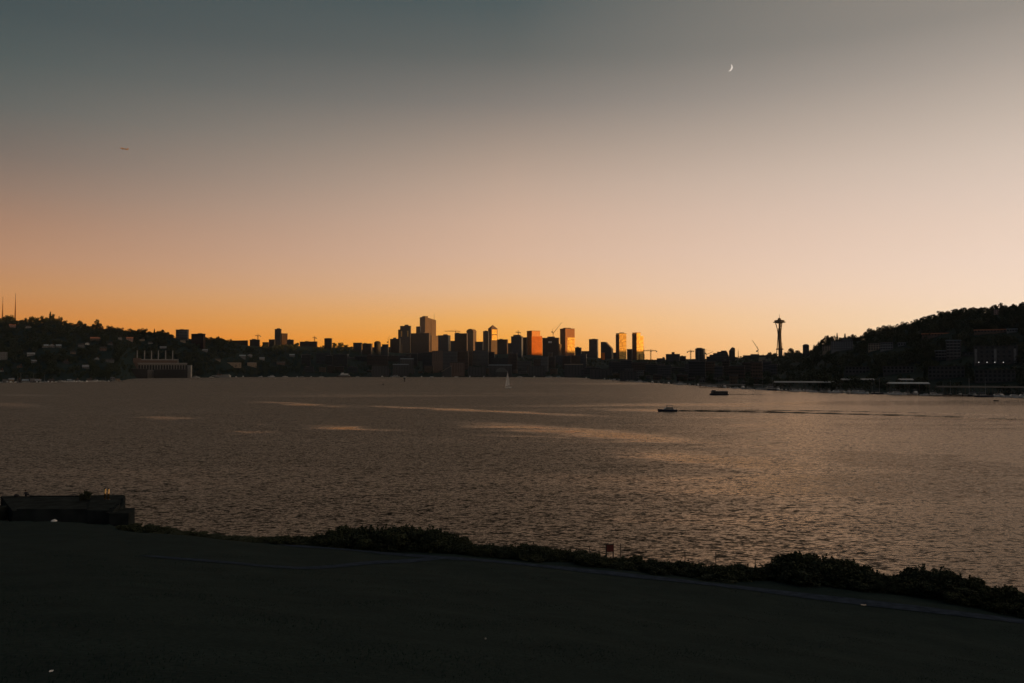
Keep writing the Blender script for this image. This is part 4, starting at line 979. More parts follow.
def cruiser(label, x, y, L, rz, hm='white', group=None, flybridge=True, name='motor_boat', cm=None):
    t = thing(name, label, 'boat', (x, y, 0), rz, group)
    H_ = L*.11
    hull_mesh(L, L*.3, H_).obj('hull', M_[hm], t)
    MB().profile_y([(-L*.2,H_),(L*.3,H_),(L*.28,H_+L*.12),(-L*.08,H_+L*.12)], -L*.1, L*.1).obj('cabin', M_[cm or ('white' if hm != 'offwhite' else 'offwhite')], t)
    MB().box(-L*.09, L*.26, -L*.103, L*.103, H_+L*.055, H_+L*.095).obj('window', M_['glass'], t)
    if flybridge:
        f = MB(); f.box(-L*.04, L*.3, -L*.11, L*.11, H_+L*.205, H_+L*.222)
        for a, c in ((-.02,-.09),(-.02,.09),(.27,-.09),(.27,.09)): f.tube((L*a, L*c, H_+L*.12), (L*a, L*c, H_+L*.205), L*.008, None, 5)
        f.obj('canopy', M_['navy'], t)
    MB().tube((L*.12,0,H_+L*.2), (L*.14,0,H_+L*.33), L*.008, L*.004, 5).obj('mast', M_['steel'], t)
    return t
def sloop(label, x, y, L, rz, group=None, sails=False, hm='white', mast=1.25):
    t = thing('sailing_boat', label, 'boat', (x, y, 0), rz, group)
    H_ = L*.09; mh = L*mast
    hull_mesh(L, L*.27, H_, .5).obj('hull', M_[hm], t)
    MB().profile_y([(-L*.15,H_),(L*.2,H_),(L*.18,H_+L*.05),(-L*.1,H_+L*.05)], -L*.08, L*.08).obj('cabin', M_['offwhite'], t)
    MB().tube((-L*.08,0,H_), (-L*.08,0,H_+mh), L*.011, L*.007, 6).obj('mast', M_['steel'], t)
    MB().tube((-L*.08,0,H_+L*.13), (L*.34,0,H_+L*.13), L*.012, None, 6).obj('boom', M_['steel'], t)
    if sails:
        def sail(nm, p):
            b = MB(); n = 9; vs = []
            for i in range(n):
                q = i/(n-1)
                a = Vector(p[0]).lerp(Vector(p[2]), q); c = Vector(p[1]).lerp(Vector(p[2]), q)
                for k in range(5):
                    s = k/4; v = a.lerp(c, s); v.y += L*.07*math.sin(math.pi*s)*(1-q*.7); vs.append(v)
            m = len(vs); vs2 = [Vector((v.x, v.y+.03, v.z)) for v in vs]
            fs = [(i*5+k, i*5+k+1, (i+1)*5+k+1, (i+1)*5+k) for i in range(n-1) for k in range(4)]
            b.add(vs+vs2, fs + [tuple(m+j for j in reversed(f)) for f in fs]); return b.obj(nm, M_['sail'], t)
        sail('mainsail', ((-L*.07,0,H_+L*.15), (L*.33,0,H_+L*.15), (-L*.075,0,H_+mh*.97)))
        sail('jib', ((-L*.5,0,H_+L*.08), (-L*.1,0,H_+L*.1), (-L*.085,0,H_+mh*.88)))
    else:
        MB().tube((-L*.06,0,H_+L*.155), (L*.32,0,H_+L*.155), L*.022, L*.015, 6).obj('furled_sail', M_['navy'], t)
    return t
def wpt(u, v): 
    Y = 15800/(v-369.1); return Xu(u, Y), Y

# the four boats under way
x, y = wpt(667, 411.4)
cruiser('small motor boat with a canopy running across the open lake, trailing a long dark wake', x, y, 9.0, rad(4), 'navy', cm='offwhite')
x, y = wpt(718.5, 394.9)
t = thing('tour_boat', 'low flat-roofed tour boat crossing the lake, farther off than the canopy motor boat', 'boat', (x, y, 0), rad(6)); L = 14.6
hull_mesh(L, 4.2, .9, .2).obj('hull', M_['navy'], t); MB().profile_y([(-L*.42,.9),(L*.44,.9),(L*.46,2.7),(-L*.36,2.7)], -1.8, 1.8).obj('cabin', M_['dark'], t)
MB().profile_y([(-L*.42,2.7),(L*.4,2.7),(L*.49,3.0),(L*.4,3.0),(-L*.4,3.0)], -2, 2).obj('roof', M_['grey'], t); MB().box(-L*.36,-L*.2,-1.2,1.2,3.0,3.7).obj('wheelhouse', M_['dark'], t)
for k in range(7): MB().box(-L*.33+k*1.55,-L*.33+k*1.55+1.15,-1.83,-1.801,1.55,2.35).obj('window', M_['glass'], t)
x, y = wpt(508, 388.2)
sloop('white sailing boat under full sail, out on the open water before the city', x, y, 12.5, rad(62), None, True, mast=1.38)
x, y = wpt(995, 401)
t = thing('row_boat', 'tiny dark open boat alone on the water below the near wooded hill', 'boat', (x, y, 0), rad(10))
hull_mesh(3.4, 1.2, .55).obj('hull', M_['black'], t); MB().box(.1,.4,-.45,.45,.3,.36).obj('thwart', M_['wood'], t); MB().box(1.25,1.5,-.15,.15,.2,.75).obj('outboard', M_['black'], t)
x, y = wpt(404.6, 382); 
t = thing('channel_marker', 'dark channel marker standing in the water below the stepped tower', 'marker', (x, y, 0)); MB().tube((0,0,-2),(0,0,5.4),.8,.65,10).obj('pile', M_['wood'], t); MB().box(-1.2,1.2,-.9,-.7,4.4,6.6).obj('daymark', M_['dark'], t)
x, y = wpt(383.5, 385); 
t = thing('mooring_buoy', 'small dark buoy on the water near the channel marker', 'buoy', (x, y, 0)); MB().lathe([(.3,-.5),(1.0,-.1),(1.1,.5),(.6,1.1),(.2,1.4)],14).obj('float', M_['dark'], t); MB().tube((0,0,1.3),(0,0,2.2),.1).obj('staff', M_['steel'], t)

# wakes: low ridges of water behind the two motor boats
def wake(label, pts, hgt, wid, spread):
    pts = np.array([wpt(*p) for p in pts]); n = 90; s = np.linspace(0, len(pts)-1, n)
    x = np.interp(s, np.arange(len(pts)), pts[:,0]); y = np.interp(s, np.arange(len(pts)), pts[:,1])
    dx, dy = np.gradient(x), np.gradient(y); l = np.hypot(dx, dy); nx, ny = -dy/l, dx/l
    prof = [(-1,0),(-.75,.5),(-.5,1),(-.25,.35),(0,.05),(.25,.35),(.5,1),(.75,.5),(1,0)]
    rng = np.random.RandomState(3); vs = []
    for i in range(n):
        q = i/n; w = wid*(.35+spread*q); h = hgt*(1-.25*q)*max(.3, .85+.22*math.sin(i*.9)+.5*(rng.rand()-.5))*min(1, i/2)
        for a, b in prof: vs.append((x[i]+nx[i]*a*w, y[i]+ny[i]*a*w, .012+h*b))
    k = len(prof); fs = [(i*k+j, (i+1)*k+j, (i+1)*k+j+1, i*k+j+1) for i in range(n-1) for j in range(k-1)]
    b = MB().add(vs, fs); o = b.obj('boat_wake', WM, None, None, 0, True)
    if o.data.polygons[10].normal.z < 0: o.data.flip_normals()
    tag(o, label, 'wake')
wake('long dark wake stretching across the lake behind the canopy motor boat', [(674,410.9),(720,411.6),(770,412.2),(830,413.6),(900,415.4),(960,417),(1012,419.2)], .5, 2.6, 1.1)
wake('short faint wake behind the flat-roofed tour boat', [(729,394.4),(745,394.6),(770,395)], .35, 2.2, .8)

wake('second fainter arm of the canopy motor boat wake, spreading towards the far shore', [(690,410.4),(760,410.2),(830,411),(900,412.4),(960,413.8),(1010,415.4)], .26, 2.0, 1.3)
# moored boats with looks of their own
own = [
 (97,374.4,8.5,'white motor yacht moored at the foot of the wooded hill, brightest boat of that shore','white',True),
 (103,374.6,5,'smaller pale motor boat moored just behind the bright white motor yacht','offwhite',False),
 (60,380.6,9,'low pale motor boat moored below the middle of the wooded hill','offwhite',False),
 (44,380.4,5.6,'grey motor boat moored near the low pale one','offwhite',True),
 (196,376.4,6.4,'white motor boat moored between the tank house and the long barge','white',False),
 (271.5,376.8,7,'white motor boat moored under the pair of hill towers','white',True),
 (260.8,376.4,4,'small white boat moored next to the white motor boat under the hill towers','white',True),
 (302,376.6,4.2,'small pale boat moored under the long flat dark block','offwhite',False),
 (357.5,376.6,3.6,'small pale boat moored past the cream ferry','offwhite',False),
 (395,376.8,9,'long pale boat moored below the stepped tower','offwhite',False),
 (520.6,376.8,3.2,'small bright white boat moored just past the sailing boat','white',True),
 (550,377,4,'small white boat moored under the wide dark block','white',False),
 (724,387.6,10.5,'pale motor yacht moored beyond the tour boat','offwhite',True),
 (768.5,389.6,15,'long tan-hulled yacht moored on the shore below the observation tower','offwhite',True),
 (748,388.8,9,'pale yacht moored between the tour boat and the long tan-hulled yacht','offwhite',True),
 (841.5,391.4,8,'pale cruiser moored under the second covered moorage','offwhite',True),
 (970,395,14,'long low pale yacht moored beneath the large dark apartment building','offwhite',True),
 (888,393.6,8,'dim grey cruiser moored before the blue-grey roofs','offwhite',False),
]
for u, vb, wpx, lb, hm, fb in own:
    ph = uphi(u); Ys = float(np.interp(ph, SHX, SHY[:,0]))*math.cos(rad(ph)); Y = Ys-9
    cruiser(lb, Xu(u, Y), Y, wpx/F*Y, rad(R.choice([0,180])+R.uniform(-8,8)), hm, None, fb)
# barge and ferry
u = 219; Y = 1905; t = thing('work_barge', 'long pale barge with a dark funnel, moored before the tan warehouses', 'ship', (Xu(u,Y), Y, 0), 0); L = 23/F*Y
hull_mesh(L, 12, 5, .12, .1).obj('hull', M_['offwhite'], t); MB().box(-L*.05,L*.12,-4,4,5,8).obj('deckhouse', M_['brown'], t); MB().lathe([(1.6,8),(1.4,17)],14,-L*.02,0).obj('funnel', M_['dark'], t); MB().box(L*.2,L*.46,-4.5,4.5,5,7).obj('hatch', M_['pale'], t)
u = 344; Y = 1945; t = thing('ferry', 'cream two-deck ferry moored at the shore below the low pale-roofed hall', 'ship', (Xu(u,Y), Y, 0), 0); L = 14/F*Y
hull_mesh(L, 9, 2.6, .2).obj('hull', M_['brown'], t); a = MB().box(-L*.34,L*.4,-3.8,3.8,2.6,6).obj('lower_deck', M_['pale'], t); MB().box(-L*.22,L*.3,-3,3,6,9).obj('upper_deck', M_['white'], t); MB().box(-L*.16,-L*.02,-2,2,9,11).obj('wheelhouse', M_['white'], t)
for k in range(9): MB().box(-L*.3+k*L*.075,-L*.3+k*L*.075+1.4,-3.84,-3.801,4,5.2).obj('window', M_['glass'], a)

# rows of ordinary moored boats: nothing tells one from the next along a stretch of shore
protos = [cruiser('x', 0, 0, 10, 0, 'offwhite'), cruiser('x', 0, 0, 12, 0, 'white'), cruiser('x', 0, 0, 9, 0, 'white', None, False), sloop('x', 0, 0, 10, 0, mast=1.0), sloop('x', 0, 0, 11, 0, hm='navy', mast=1.05)]
used = set()
def row(u0, u1, n, where, group):
    for i in range(n):
        u = u0 + (u1-u0)*(i+R.uniform(.2,.8))/n; ph = uphi(u); Y = float(np.interp(ph, SHX, SHY[:,0]))*math.cos(rad(ph)) - R.uniform(3, 22)
        k = R.choice((0,0,1,1,1,2,2,2,3,4)); o = protos[k]
        if k in used: o = copy_tree(o)
        used.add(k)
        o.location = (Xu(u,Y), Y, 0); o.rotation_euler = (0,0,R.choice([0,math.pi,1.57])+R.uniform(-.2,.2)-math.radians(ph)*.6); o.scale = [R.uniform(.75,1.15)]*3
        o['label'] = f"dim moored {'sailing' if k > 2 else 'motor'} boat {where}"; o['group'] = group + (' (sailing boats)' if k > 2 else ' (motor boats)')
row(2, 122, 32, 'along the foot of the far wooded hill', 'boats moored under the far hill')
row(150, 330, 14, 'between the steam plant and the cream ferry', 'boats moored past the steam plant')
row(375, 590, 17, 'along the shore below the central towers', 'boats moored below the city')
row(600, 745, 24, 'between the golden towers and the observation tower', 'boats moored past the golden towers')
row(755, 880, 26, 'along the covered moorage', 'boats moored at the covered moorage')
row(885, 1024, 16, 'along the foot of the near wooded hill', 'boats moored under the near hill')

# covered moorage and docks on the near hill's shore
def moorage(label, u0, u1, vt, Y, roofm, hgt=None):
    x = Xu((u0+u1)/2, Y); w = (u1-u0)/F*Y; h = Zv(vt, Y)
    t = thing('covered_moorage', label, 'boathouse', (x, Y, 0), -math.atan2(x, Y)*.55, 'covered moorages on the near shore')
    MB().profile_x([(-5.5,h-1),(5.5,h-1),(5.5,h-.7),(0,h+.4),(-5.5,h-.7)], -w/2, w/2).obj('roof', roofm, t)
    n = max(4, int(w/6))
    for i in range(n+1):
        for yy in (-5, 5): MB().tube((-w/2+.4+(w-.8)*i/n, yy, -2), (-w/2+.4+(w-.8)*i/n, yy, h-.98), .16, None, 6).obj('post', M_['wood'], t)
    MB().box(-w/2, w/2, 4.0, 4.8, .35, .6).obj('walkway', M_['wood'], t)
moorage('covered moorage with a long pale roof, nearest to the observation tower', 775, 833, 381.6, 712, M_['metalroof'])
moorage('covered moorage with a long pale roof, set farther back past the first one', 842, 872, 378.9, 735, M_['metalroof'])
moorage('covered moorage with a blue-grey roof beside the dim grey block', 889, 926, 382.6, 628, M_['bluegrey'])
moorage('short covered moorage with a pale roof end, beyond the blue-grey one', 899, 911.5, 379, 660, M_['metalroof'])
moorage('long dark-roofed moorage at the very edge of the picture', 940, 1022, 386.5, 592, M_['roof'])
moorage('low dark-roofed moorage between the tour boat and the observation tower', 700, 760, 384.4, 850, M_['roof'])
def dock(label, u0, u1, Y):
    x = Xu((u0+u1)/2, Y); w = (u1-u0)/F*Y; t = thing('timber_dock', label, 'dock', (x, Y, 0), -math.atan2(x, Y)*.5)
    MB().box(-w/2, w/2, -1.5, 1.5, .5, .8).obj('deck', M_['wood'], t); n = max(3, int(w/9))
    for i in range(n): MB().tube((-w/2+1+(w-2)*i/(n-1), -1.7, -2), (-w/2+1+(w-2)*i/(n-1), -1.7, 2.2), .2, .18, 6).obj('pile', M_['wood'], t)
dock('timber dock under the middle of the wooded hill across the lake', 30, 78, 1165); dock('timber dock below the white motor yacht', 84, 122, 1225); dock('timber dock under the second tan warehouse', 236, 262, 1950)
dock('timber dock in front of the long dark shed behind the sailing boat', 470, 512, 1960); dock('timber dock below the golden twin towers', 612, 640, 1300); dock('timber dock along the water by the long pale yacht', 930, 985, 588)
# floating homes on the far bank
hb = 0
for u, c, rf in ((6,'grey','roof'),(12,'tan','metalroof'),(19,'dark','roof'),(26,'brown','bluegrey'),(33,'grey','roof'),(38.5,'dark','metalroof'),(52,'brown','roof'),(70,'grey','bluegrey'),(77,'dark','roof'),(90,'brown','roof'),(113,'grey','metalroof'),(118,'tan','roof')):
    ph = uphi(u); Y = float(np.interp(ph, SHX, SHY[:,0]))*math.cos(rad(ph)) - 12; x = Xu(u, Y)
    house(x, Y, .5, R.uniform(6,8.5), R.uniform(4,6.5), M_[c], M_[rf], f'{ {"tan":"tan","grey":"grey","dark":"dark","brown":"brown"}[c]} floating home on the water across the lake, {ordw(hb)} from the left', 'floating homes across the lake', R.choice(['gable','side','flat']), 'floating_home', 7, base=-.4); hb += 1
for k, o in enumerate(protos):
    if k not in used:
        for ch in list(o.children): bpy.data.objects.remove(ch)
        bpy.data.objects.remove(o)

# ------------------------------------------------------------------ concrete lookout platform at the water's edge
Yp = 107.0
def XP(u, Y=Yp): return Xu(u, Y)
zt = Zv(497.6, 112); DC = mat('dark_concrete', (.032,.038,.038), .95, 0, .35, .5, .0)  # one even dark tone, matt all over
t = thing('lookout_platform', 'dark concrete lookout platform at the edge of the water beyond the grass', 'platform', (XP(60), Yp, 0), 0)
o = t.location.x
def PX(u, yl): return Xu(u, Yp + yl) - o
MB().prism([(PX(16,-5.5),-5.5),(PX(92,-5.5),-5.5),(PX(93,6),6),(PX(4,6.4),6.4)], -2, zt).obj('deck', DC, t)
MB().prism([(PX(92.6,-5.5),-6.0),(PX(122,-6.4),-6.4),(PX(126,-5),-5.0),(PX(127.6,-2),-2),(PX(128,4),4),(PX(126,6.4),6.4),(PX(93.6,6),6)], -2, zt+.18).obj('bastion', DC, t)
MB().prism([(PX(112,-9.4),-9.4),(PX(131,-9.2),-9.2),(PX(136,-7.6),-7.6),(PX(137.4,-5.6),-5.6),(PX(129,-5.3),-5.3),(PX(123.5,-6.9),-6.9),(PX(112,-6.7),-6.7)], -2, Zv(511.5,99)).obj('lower_landing', DC, t)
MB().profile_y([(PX(-16,0),-2),(PX(15.8,0),-2),(PX(15.8,0),zt-.04),(PX(-16,0),zt-.95)], -5.0, 5.9).obj('ramp', DC, t)
for k in range(7): MB().box(PX(118,-6.6)+.05*k, PX(124,-6.6)-.1, -6.72-.32*(7-k), -6.72-.32*(6-k)-.004, Zv(511.5,99)-.001, Zv(511.5,99)+.01+.13*k).obj('step', DC, t)
MB().box(PX(20,-5.5), PX(90,-5.5), -5.5, -5.15, zt+.001, zt+.24).obj('kerb', DC, t); MB().box(PX(34,6), PX(90,6), 5.7, 6.0, zt+.001, zt+.14).obj('kerb', DC, t)
MB().prism([(PX(112,-6.3),-6.3),(PX(122,-6.35),-6.35),(PX(125.8,-4.9),-4.9),(PX(127.3,-2),-2),(PX(127.7,3.8),3.8),(PX(125.7,3.8),3.8),(PX(125.2,-1.9),-1.9),(PX(124,-4.4),-4.4),(PX(121,-5.8),-5.8),(PX(112,-5.8),-5.8)], zt+.181, zt+.5).obj('parapet', DC, t)
plant('bush', Xu(88.5,110), 110, zt, 1.35, 1.35, 'dark rounded bush standing on the lookout platform beside the yellow posts')
PB = mat('polished_post', (.95,.6,.25), .22, 1.0, .05, 3)
for i, (u, lb) in enumerate(((107.6,'yellow metal post gleaming on the lookout platform, the one nearer the grass mound'),(110.9,'yellow metal post gleaming on the lookout platform, the one nearer the parapet end'))):
    Yq = 109.0; zb = zt+.22; x = Xu(u, Yq)
    q = thing('yellow_post', lb, 'post', (x, Yq, zb), 0, 'yellow posts on the lookout platform')
    h = Zv(488.2, Yq)-zb; MB().tube((0,0,0),(0,0,h-.05),.13,None,12).obj('shaft', PB, q, smooth=True); MB().lathe([(.22,-.0),(.2,.06)],12).obj('foot', M_['darksteel'], q); MB().lathe([(.15,h-.05),(.13,h+.02),(.02,h+.06)],12).obj('cap', M_['darksteel'], q)

# ------------------------------------------------------------------ people: one continuous skinned body each
SKIN = mat('skin', (.42,.27,.2), .6, 0, .05); JACKET = mat('dark_jacket', (.03,.03,.035), .9, 0, .2, 8); HAIR = mat('dark_hair', (.02,.015,.012), .7)
TROUS = mat('dark_trousers', (.025,.027,.035), .9)
def person(label, loc, rz, pose):
    J = {'pelvis':((0,0,.14),.13),'waist':((0,-.02,.30),.125),'chest':((0,-.05,.50),.155),'neck':((0,-.06,.66),.058),'head0':((0,-.05,.73),.07),'head1':((0,-.07,.82),.098),'head2':((0,-.06,.89),.075)}
    E_ = [('pelvis','waist'),('waist','chest'),('chest','neck'),('neck','head0'),('head0','head1'),('head1','head2')]
    for s, k in ((-1,'l'),(1,'r')):
        if pose == 'sit_knees':
            pts = {'hip':((s*.1,.02,.13),.1),'knee':((s*.13,.40,.42),.065),'ankle':((s*.12,.52,.06),.045),'toe':((s*.13,.68,.04),.04),
                   'shoulder':((s*.19,-.05,.57),.065),'elbow':((s*.25,.14,.36),.045),'wrist':((s*.12,.36,.43),.033),'hand':((s*.03,.42,.42),.035)}
        else:
            pts = {'hip':((s*.1,.03,.13),.1),'knee':((s*.11,.48,.16),.065),'ankle':((s*.11,.55,-.26),.045),'toe':((s*.12,.70,-.30),.04),
                   'shoulder':((s*.19,-.05,.57),.065),'elbow':((s*.26,-.12,.34),.045),'wrist':((s*.22,.05,.17),.033),'hand':((s*.2,.12,.15),.035)}
        for a, b in pts.items(): J[a+k] = b
        E_ += [('pelvis','hip'+k),('hip'+k,'knee'+k),('knee'+k,'ankle'+k),('ankle'+k,'toe'+k),('chest','shoulder'+k),('shoulder'+k,'elbow'+k),('elbow'+k,'wrist'+k),('wrist'+k,'hand'+k)]
    ks = list(J); me = bpy.data.meshes.new('person'); me.from_pydata([J[k][0] for k in ks], [(ks.index(a), ks.index(b)) for a, b in E_], [])
    o = bpy.data.objects.new('person', me); COL.objects.link(o)
    o.modifiers.new('s', 'SKIN'); sv = me.skin_vertices[0].data
    for i, k in enumerate(ks): sv[i].radius = (J[k][1]*(1.25 if k in ('chest','waist','pelvis') else 1), J[k][1]*.95)
    sv[0].use_root = True
    sb = o.modifiers.new('u', 'SUBSURF'); sb.levels = 2; sb.render_levels = 2
    bpy.context.view_layer.update(); dg = bpy.context.evaluated_depsgraph_get()
    nm = bpy.data.meshes.new_from_object(o.evaluated_get(dg)); bpy.data.objects.remove(o); nm.name = 'person'
    nm.materials.clear()
    for m in (JACKET, TROUS, SKIN): nm.materials.append(m)
    for p in nm.polygons:
        c = p.center; p.use_smooth = True
        p.material_index = 2 if c.z > .68 else (1 if (c.z < .16 or c.y > .2) else 0)
    o = bpy.data.objects.new('person', nm); COL.objects.link(o); o.location = loc; o.rotation_euler = (0,0,rz); tag(o, label, 'person')
    hr = MB().lathe([(.02,.955),(.07,.94),(.104,.885),(.108,.83),(.09,.78)], 14, 0, -.085); hr.obj('hair', HAIR, o, smooth=True)
    MB().add([(-.016,.03,.81),(.016,.03,.81),(0,.052,.80),(0,.03,.845)], [(0,1,2),(0,2,3),(2,1,3),(1,0,3)]).obj('nose', SKIN, o)
    return o
person('person in dark clothes sitting on the lookout platform, knees drawn up, beside a low bag', (Xu(29,113.0), 113.0, zt), rad(-120), 'sit_knees')
q = thing('backpack', 'low dark bag lying on the lookout platform beside the sitting person', 'bag', (Xu(19.5,112.9), 112.9, zt), .3)
MB().lathe([(.18,0),(.3,.04),(.33,.16),(.26,.3),(.1,.36)], 14).obj('sack', JACKET, q, smooth=True); MB().tube((-.1,.0,.33),(.12,.02,.36),.02).obj('strap', M_['black'], q)

# ------------------------------------------------------------------ bank shrubs along the near shore
silh = [(138,523.5),(150,524.5),(160,526.5),(172,529.5),(186,531.5),(200,533),(215,535.5),(230,537),(245,537),(260,537),(275,536),(290,536),(300,535.8),(309,536.5),(318,535.2),(326,533),(335,530.5),(343,528.2),(352,526.8),(361,527),(371,525.6),(381,526.8),(391,526.4),(401,527),(411,526),(420,526.2),(429,528),(437,530.2),(446,533),(455,536.4),(463,541),(472,543.5),(482,543.4),(492,544.4),(505,545.4),(518,544.6),(531,544.8),(544,546.8),(556,549),(570,550.2),(584,551.5),(596,553.8),(606,556.5),(618,557.5),(630,556.8),(644,559),(660,559.6),(676,560),(692,562.6),(706,564),(722,564.4),(738,564.6),(752,564.2),(766,564),(776,562.4),(785,558.6),(792,554.4),(799,551.4),(808,554),(818,556.2),(827,557.8),(838,560),(848,560.8),(857,563.8),(866,567),(874,572),(882,575),(892,575.6),(903,574.6),(912,571),(921,567),(931,568),(940,569),(950,572.6),(960,577),(969,581.6),(978,586),(987,590),(996,587),(1004,585.4),(1011,592),(1018,595),(1026,597.6),(1036,600)]
def shrub_label(u, i):
    if 326 <= u <= 446: return 'leafy dark shrub in the tall thicket humped on the bank before the red sign', 'thicket on the bank'
    if 785 <= u <= 866: return 'leafy dark shrub in the big ragged clump on the bank, higher than its neighbours', 'big ragged clump on the bank'
    if 912 <= u <= 960: return 'leafy dark shrub in the second, smaller hump of bushes past the big ragged clump', 'second hump of bushes on the bank'
    if 996 <= u <= 1005: return 'spiky dark shrub standing up alone at the end of the bank', 'lone spiky shrub'
    if u < 320: return 'low dark shrub on the bank between the lookout platform and the tall thicket', 'low shrubs past the platform'
    if u < 784: return 'low dark shrub on the bank between the tall thicket and the big ragged clump', 'low shrubs behind the path'
    return 'low dark shrub on the bank between the humps of bushes towards the picture edge', 'low shrubs at the end of the bank'
for i, (u, vt) in enumerate(silh):
    lb, g = shrub_label(u, i); ph = uphi(u); rn = float(np.interp(ph, NRX, NRY[:,0]))*math.cos(rad(ph))
    Y = rn - R.uniform(1.2, 3.4); x = Xu(u, Y); z = Hs(x, Y); h = max(.45, Zv(vt, Y)-z); w = max(2.3, min(3.4, h*1.5))
    plant('bush', x, Y, z-.05, h*1.02, w*R.uniform(.9,1.2), lb, g)
    for q in range(2 if h < 1.5 else 1):
        Y3 = Y - R.uniform(-.6, 1.4); h3 = h*R.uniform(.45, .85); x3 = Xu(u + R.uniform(-6, 6), Y3); plant('bush', x3, Y3, Hs(x3, Y3)-.05, h3, R.uniform(1.3, 2.6), lb, g)
    if h > 1.5 and i % 2 == 0:
        Y2 = Y - R.uniform(1.0, 2.2); x2 = Xu(u+R.uniform(-4,4), Y2); plant('bush', x2, Y2, Hs(x2, Y2)-.05, h*.7, w, lb, g)

# ------------------------------------------------------------------ sign and posts on the bank
def stake(u, v0, v1, lab, r=.05):
    Y = float(np.interp(uphi(u), NRX, NRY[:,0]))*math.cos(rad(uphi(u))) - .6; x = Xu(u, Y); z = Hs(x, Y); h = Zv(v0, Y)-z
    q = thing('wooden_stake', lab, 'post', (x, Y, z), 0, 'stakes along the bank'); MB().tube((0,0,-.3),(0,0,h),r,r*.9,8).obj('shaft', M_['wood'], q); MB().tube((0,0,h),(0,0,h+.06),r*1.3,r*.6,8).obj('cap', M_['darksteel'], q)
for u, v0, lab in ((589,546.6,'thin dark stake on the bank just before the red sign'),(619.6,544.2,'dark stake on the bank close behind the red sign'),(683.5,552,'thin stake on the bank, first past the red sign'),(714,553,'thin stake on the bank, second past the red sign'),(753,559.5,'short stake on the bank, third past the red sign, before the big ragged clump')):
    stake(u, v0, 0, lab, .038)
Y = float(np.interp(uphi(609), NRX, NRY[:,0]))*math.cos(rad(uphi(609))) - .8; x = Xu(608, Y); z = Hs(x, Y)
q = thing('warning_sign', 'reddish sign board on two posts among the low shrubs of the bank', 'sign', (x, Y, z), .05); a, b = Zv(551.6,Y)-z, Zv(544.2,Y)-z
for u in (605.6, 612.4): MB().box(Xu(u,Y)-x-.06, Xu(u,Y)-x+.06, 0, .1, -.3, b+.05).obj('post', M_['wood'], q)
MB().box(Xu(606,Y)-x, Xu(612.6,Y)-x, -.04, -.003, a, b).obj('board', mat('red_sign_paint', (.22,.05,.04), .55, 0, .12, 4), q)
MB().box(Xu(606,Y)-x-.03, Xu(612.6,Y)-x+.03, -.055, -.041, b-.05, b+.02).obj('frame', M_['darksteel'], q)

# ------------------------------------------------------------------ pale things left on the grass
WH = mat('white_plastic', (.88,.88,.86), .35, 0, .03)
Y = 97.5; x = Xu(57.4, Y); z = Hs(x, Y)
zq = Zv(513.0, Y)
q = thing('white_bag', 'white plastic bag lying on the grass in front of the lookout platform', 'bag', (x, Y, z), .2)
MB().lathe([(.24,0),(.36,.04),(.33,.14),(.2,.21),(.08,.24)], 14).obj('sack', WH, q); MB().tube((-.1,0,.22),(.12,.05,.28),.03).obj('handle', WH, q)
def scrap(label, u, v, sx, sy, m, seed):
    x, Y = ground_at(u, v); z = Hs(x, Y)+.03; rng = np.random.RandomState(seed); n = 7; vs = []
    for i in range(n):
        for j in range(n): vs.append(((i/(n-1)-.5)*sx, (j/(n-1)-.5)*sy, .02 + .10*sx*rng.rand() + .16*sx*(abs(i/(n-1)-.5))))
    f = [(i*n+j, (i+1)*n+j, (i+1)*n+j+1, i*n+j+1) for i in range(n-1) for j in range(n-1)]
    k = len(vs); vs += [(a,b,c+.004) for a,b,c in vs]; f = [tuple(reversed(q)) for q in f] + [tuple(k+j for j in q) for q in f]
    tag(MB().add(vs, f).obj('paper_scrap', m, None, (x, Y, z), seed), label, 'litter')
scrap('crumpled pale wrapper lying at the edge of the path before the big ragged clump', 859.6, 606, .36, .24, mat('tan_paper', (.55,.48,.4), .6), 3)
scrap('small white paper scrap lying in the dark grass close to the bottom of the picture', 57.5, 676, .06, .045, WH, 5)
scrap('tiny pale scrap lying in the middle of the dark grass slope', 486, 641, .1, .05, mat('grey_paper', (.3,.3,.28), .7), 8)

# ------------------------------------------------------------------ grass on the mound
def grass():
    rng = np.random.RandomState(9); n = 90000
    ph = rng.uniform(-40, 40, n); r = 6 + 62 * rng.rand(n)**1.25; a = np.radians(ph)
    x = r*np.sin(a); y = r*np.cos(a); z = H(x, y) - .02
    h = rng.uniform(.02, .05, n) * (1 + .5*np.sin(x*.8)*np.cos(y*.6)); d = rng.uniform(0, 6.28, n); ln = rng.uniform(.0, .06, n)
    w = .006 + r*.0006; dx, dy = np.cos(d)*w, np.sin(d)*w; lx, ly = np.cos(d*2.3)*ln, np.sin(d*2.3)*ln
    v = np.stack([np.stack([x-dx, y-dy, z], -1), np.stack([x+dx, y+dy, z], -1), np.stack([x+lx, y+ly, z+h], -1)], 1).reshape(-1, 3)
    me = bpy.data.meshes.new('grass'); me.from_pydata(v.tolist(), [], np.arange(3*n).reshape(n, 3).tolist()); me.update()
    me.materials.append(mat('grass_blades', (.018,.034,.032), .9, 0, .3, .4, .0, col2=(.032,.055,.05)))
    o = bpy.data.objects.new('grass', me); COL.objects.link(o); o['kind'] = 'stuff'
grass()

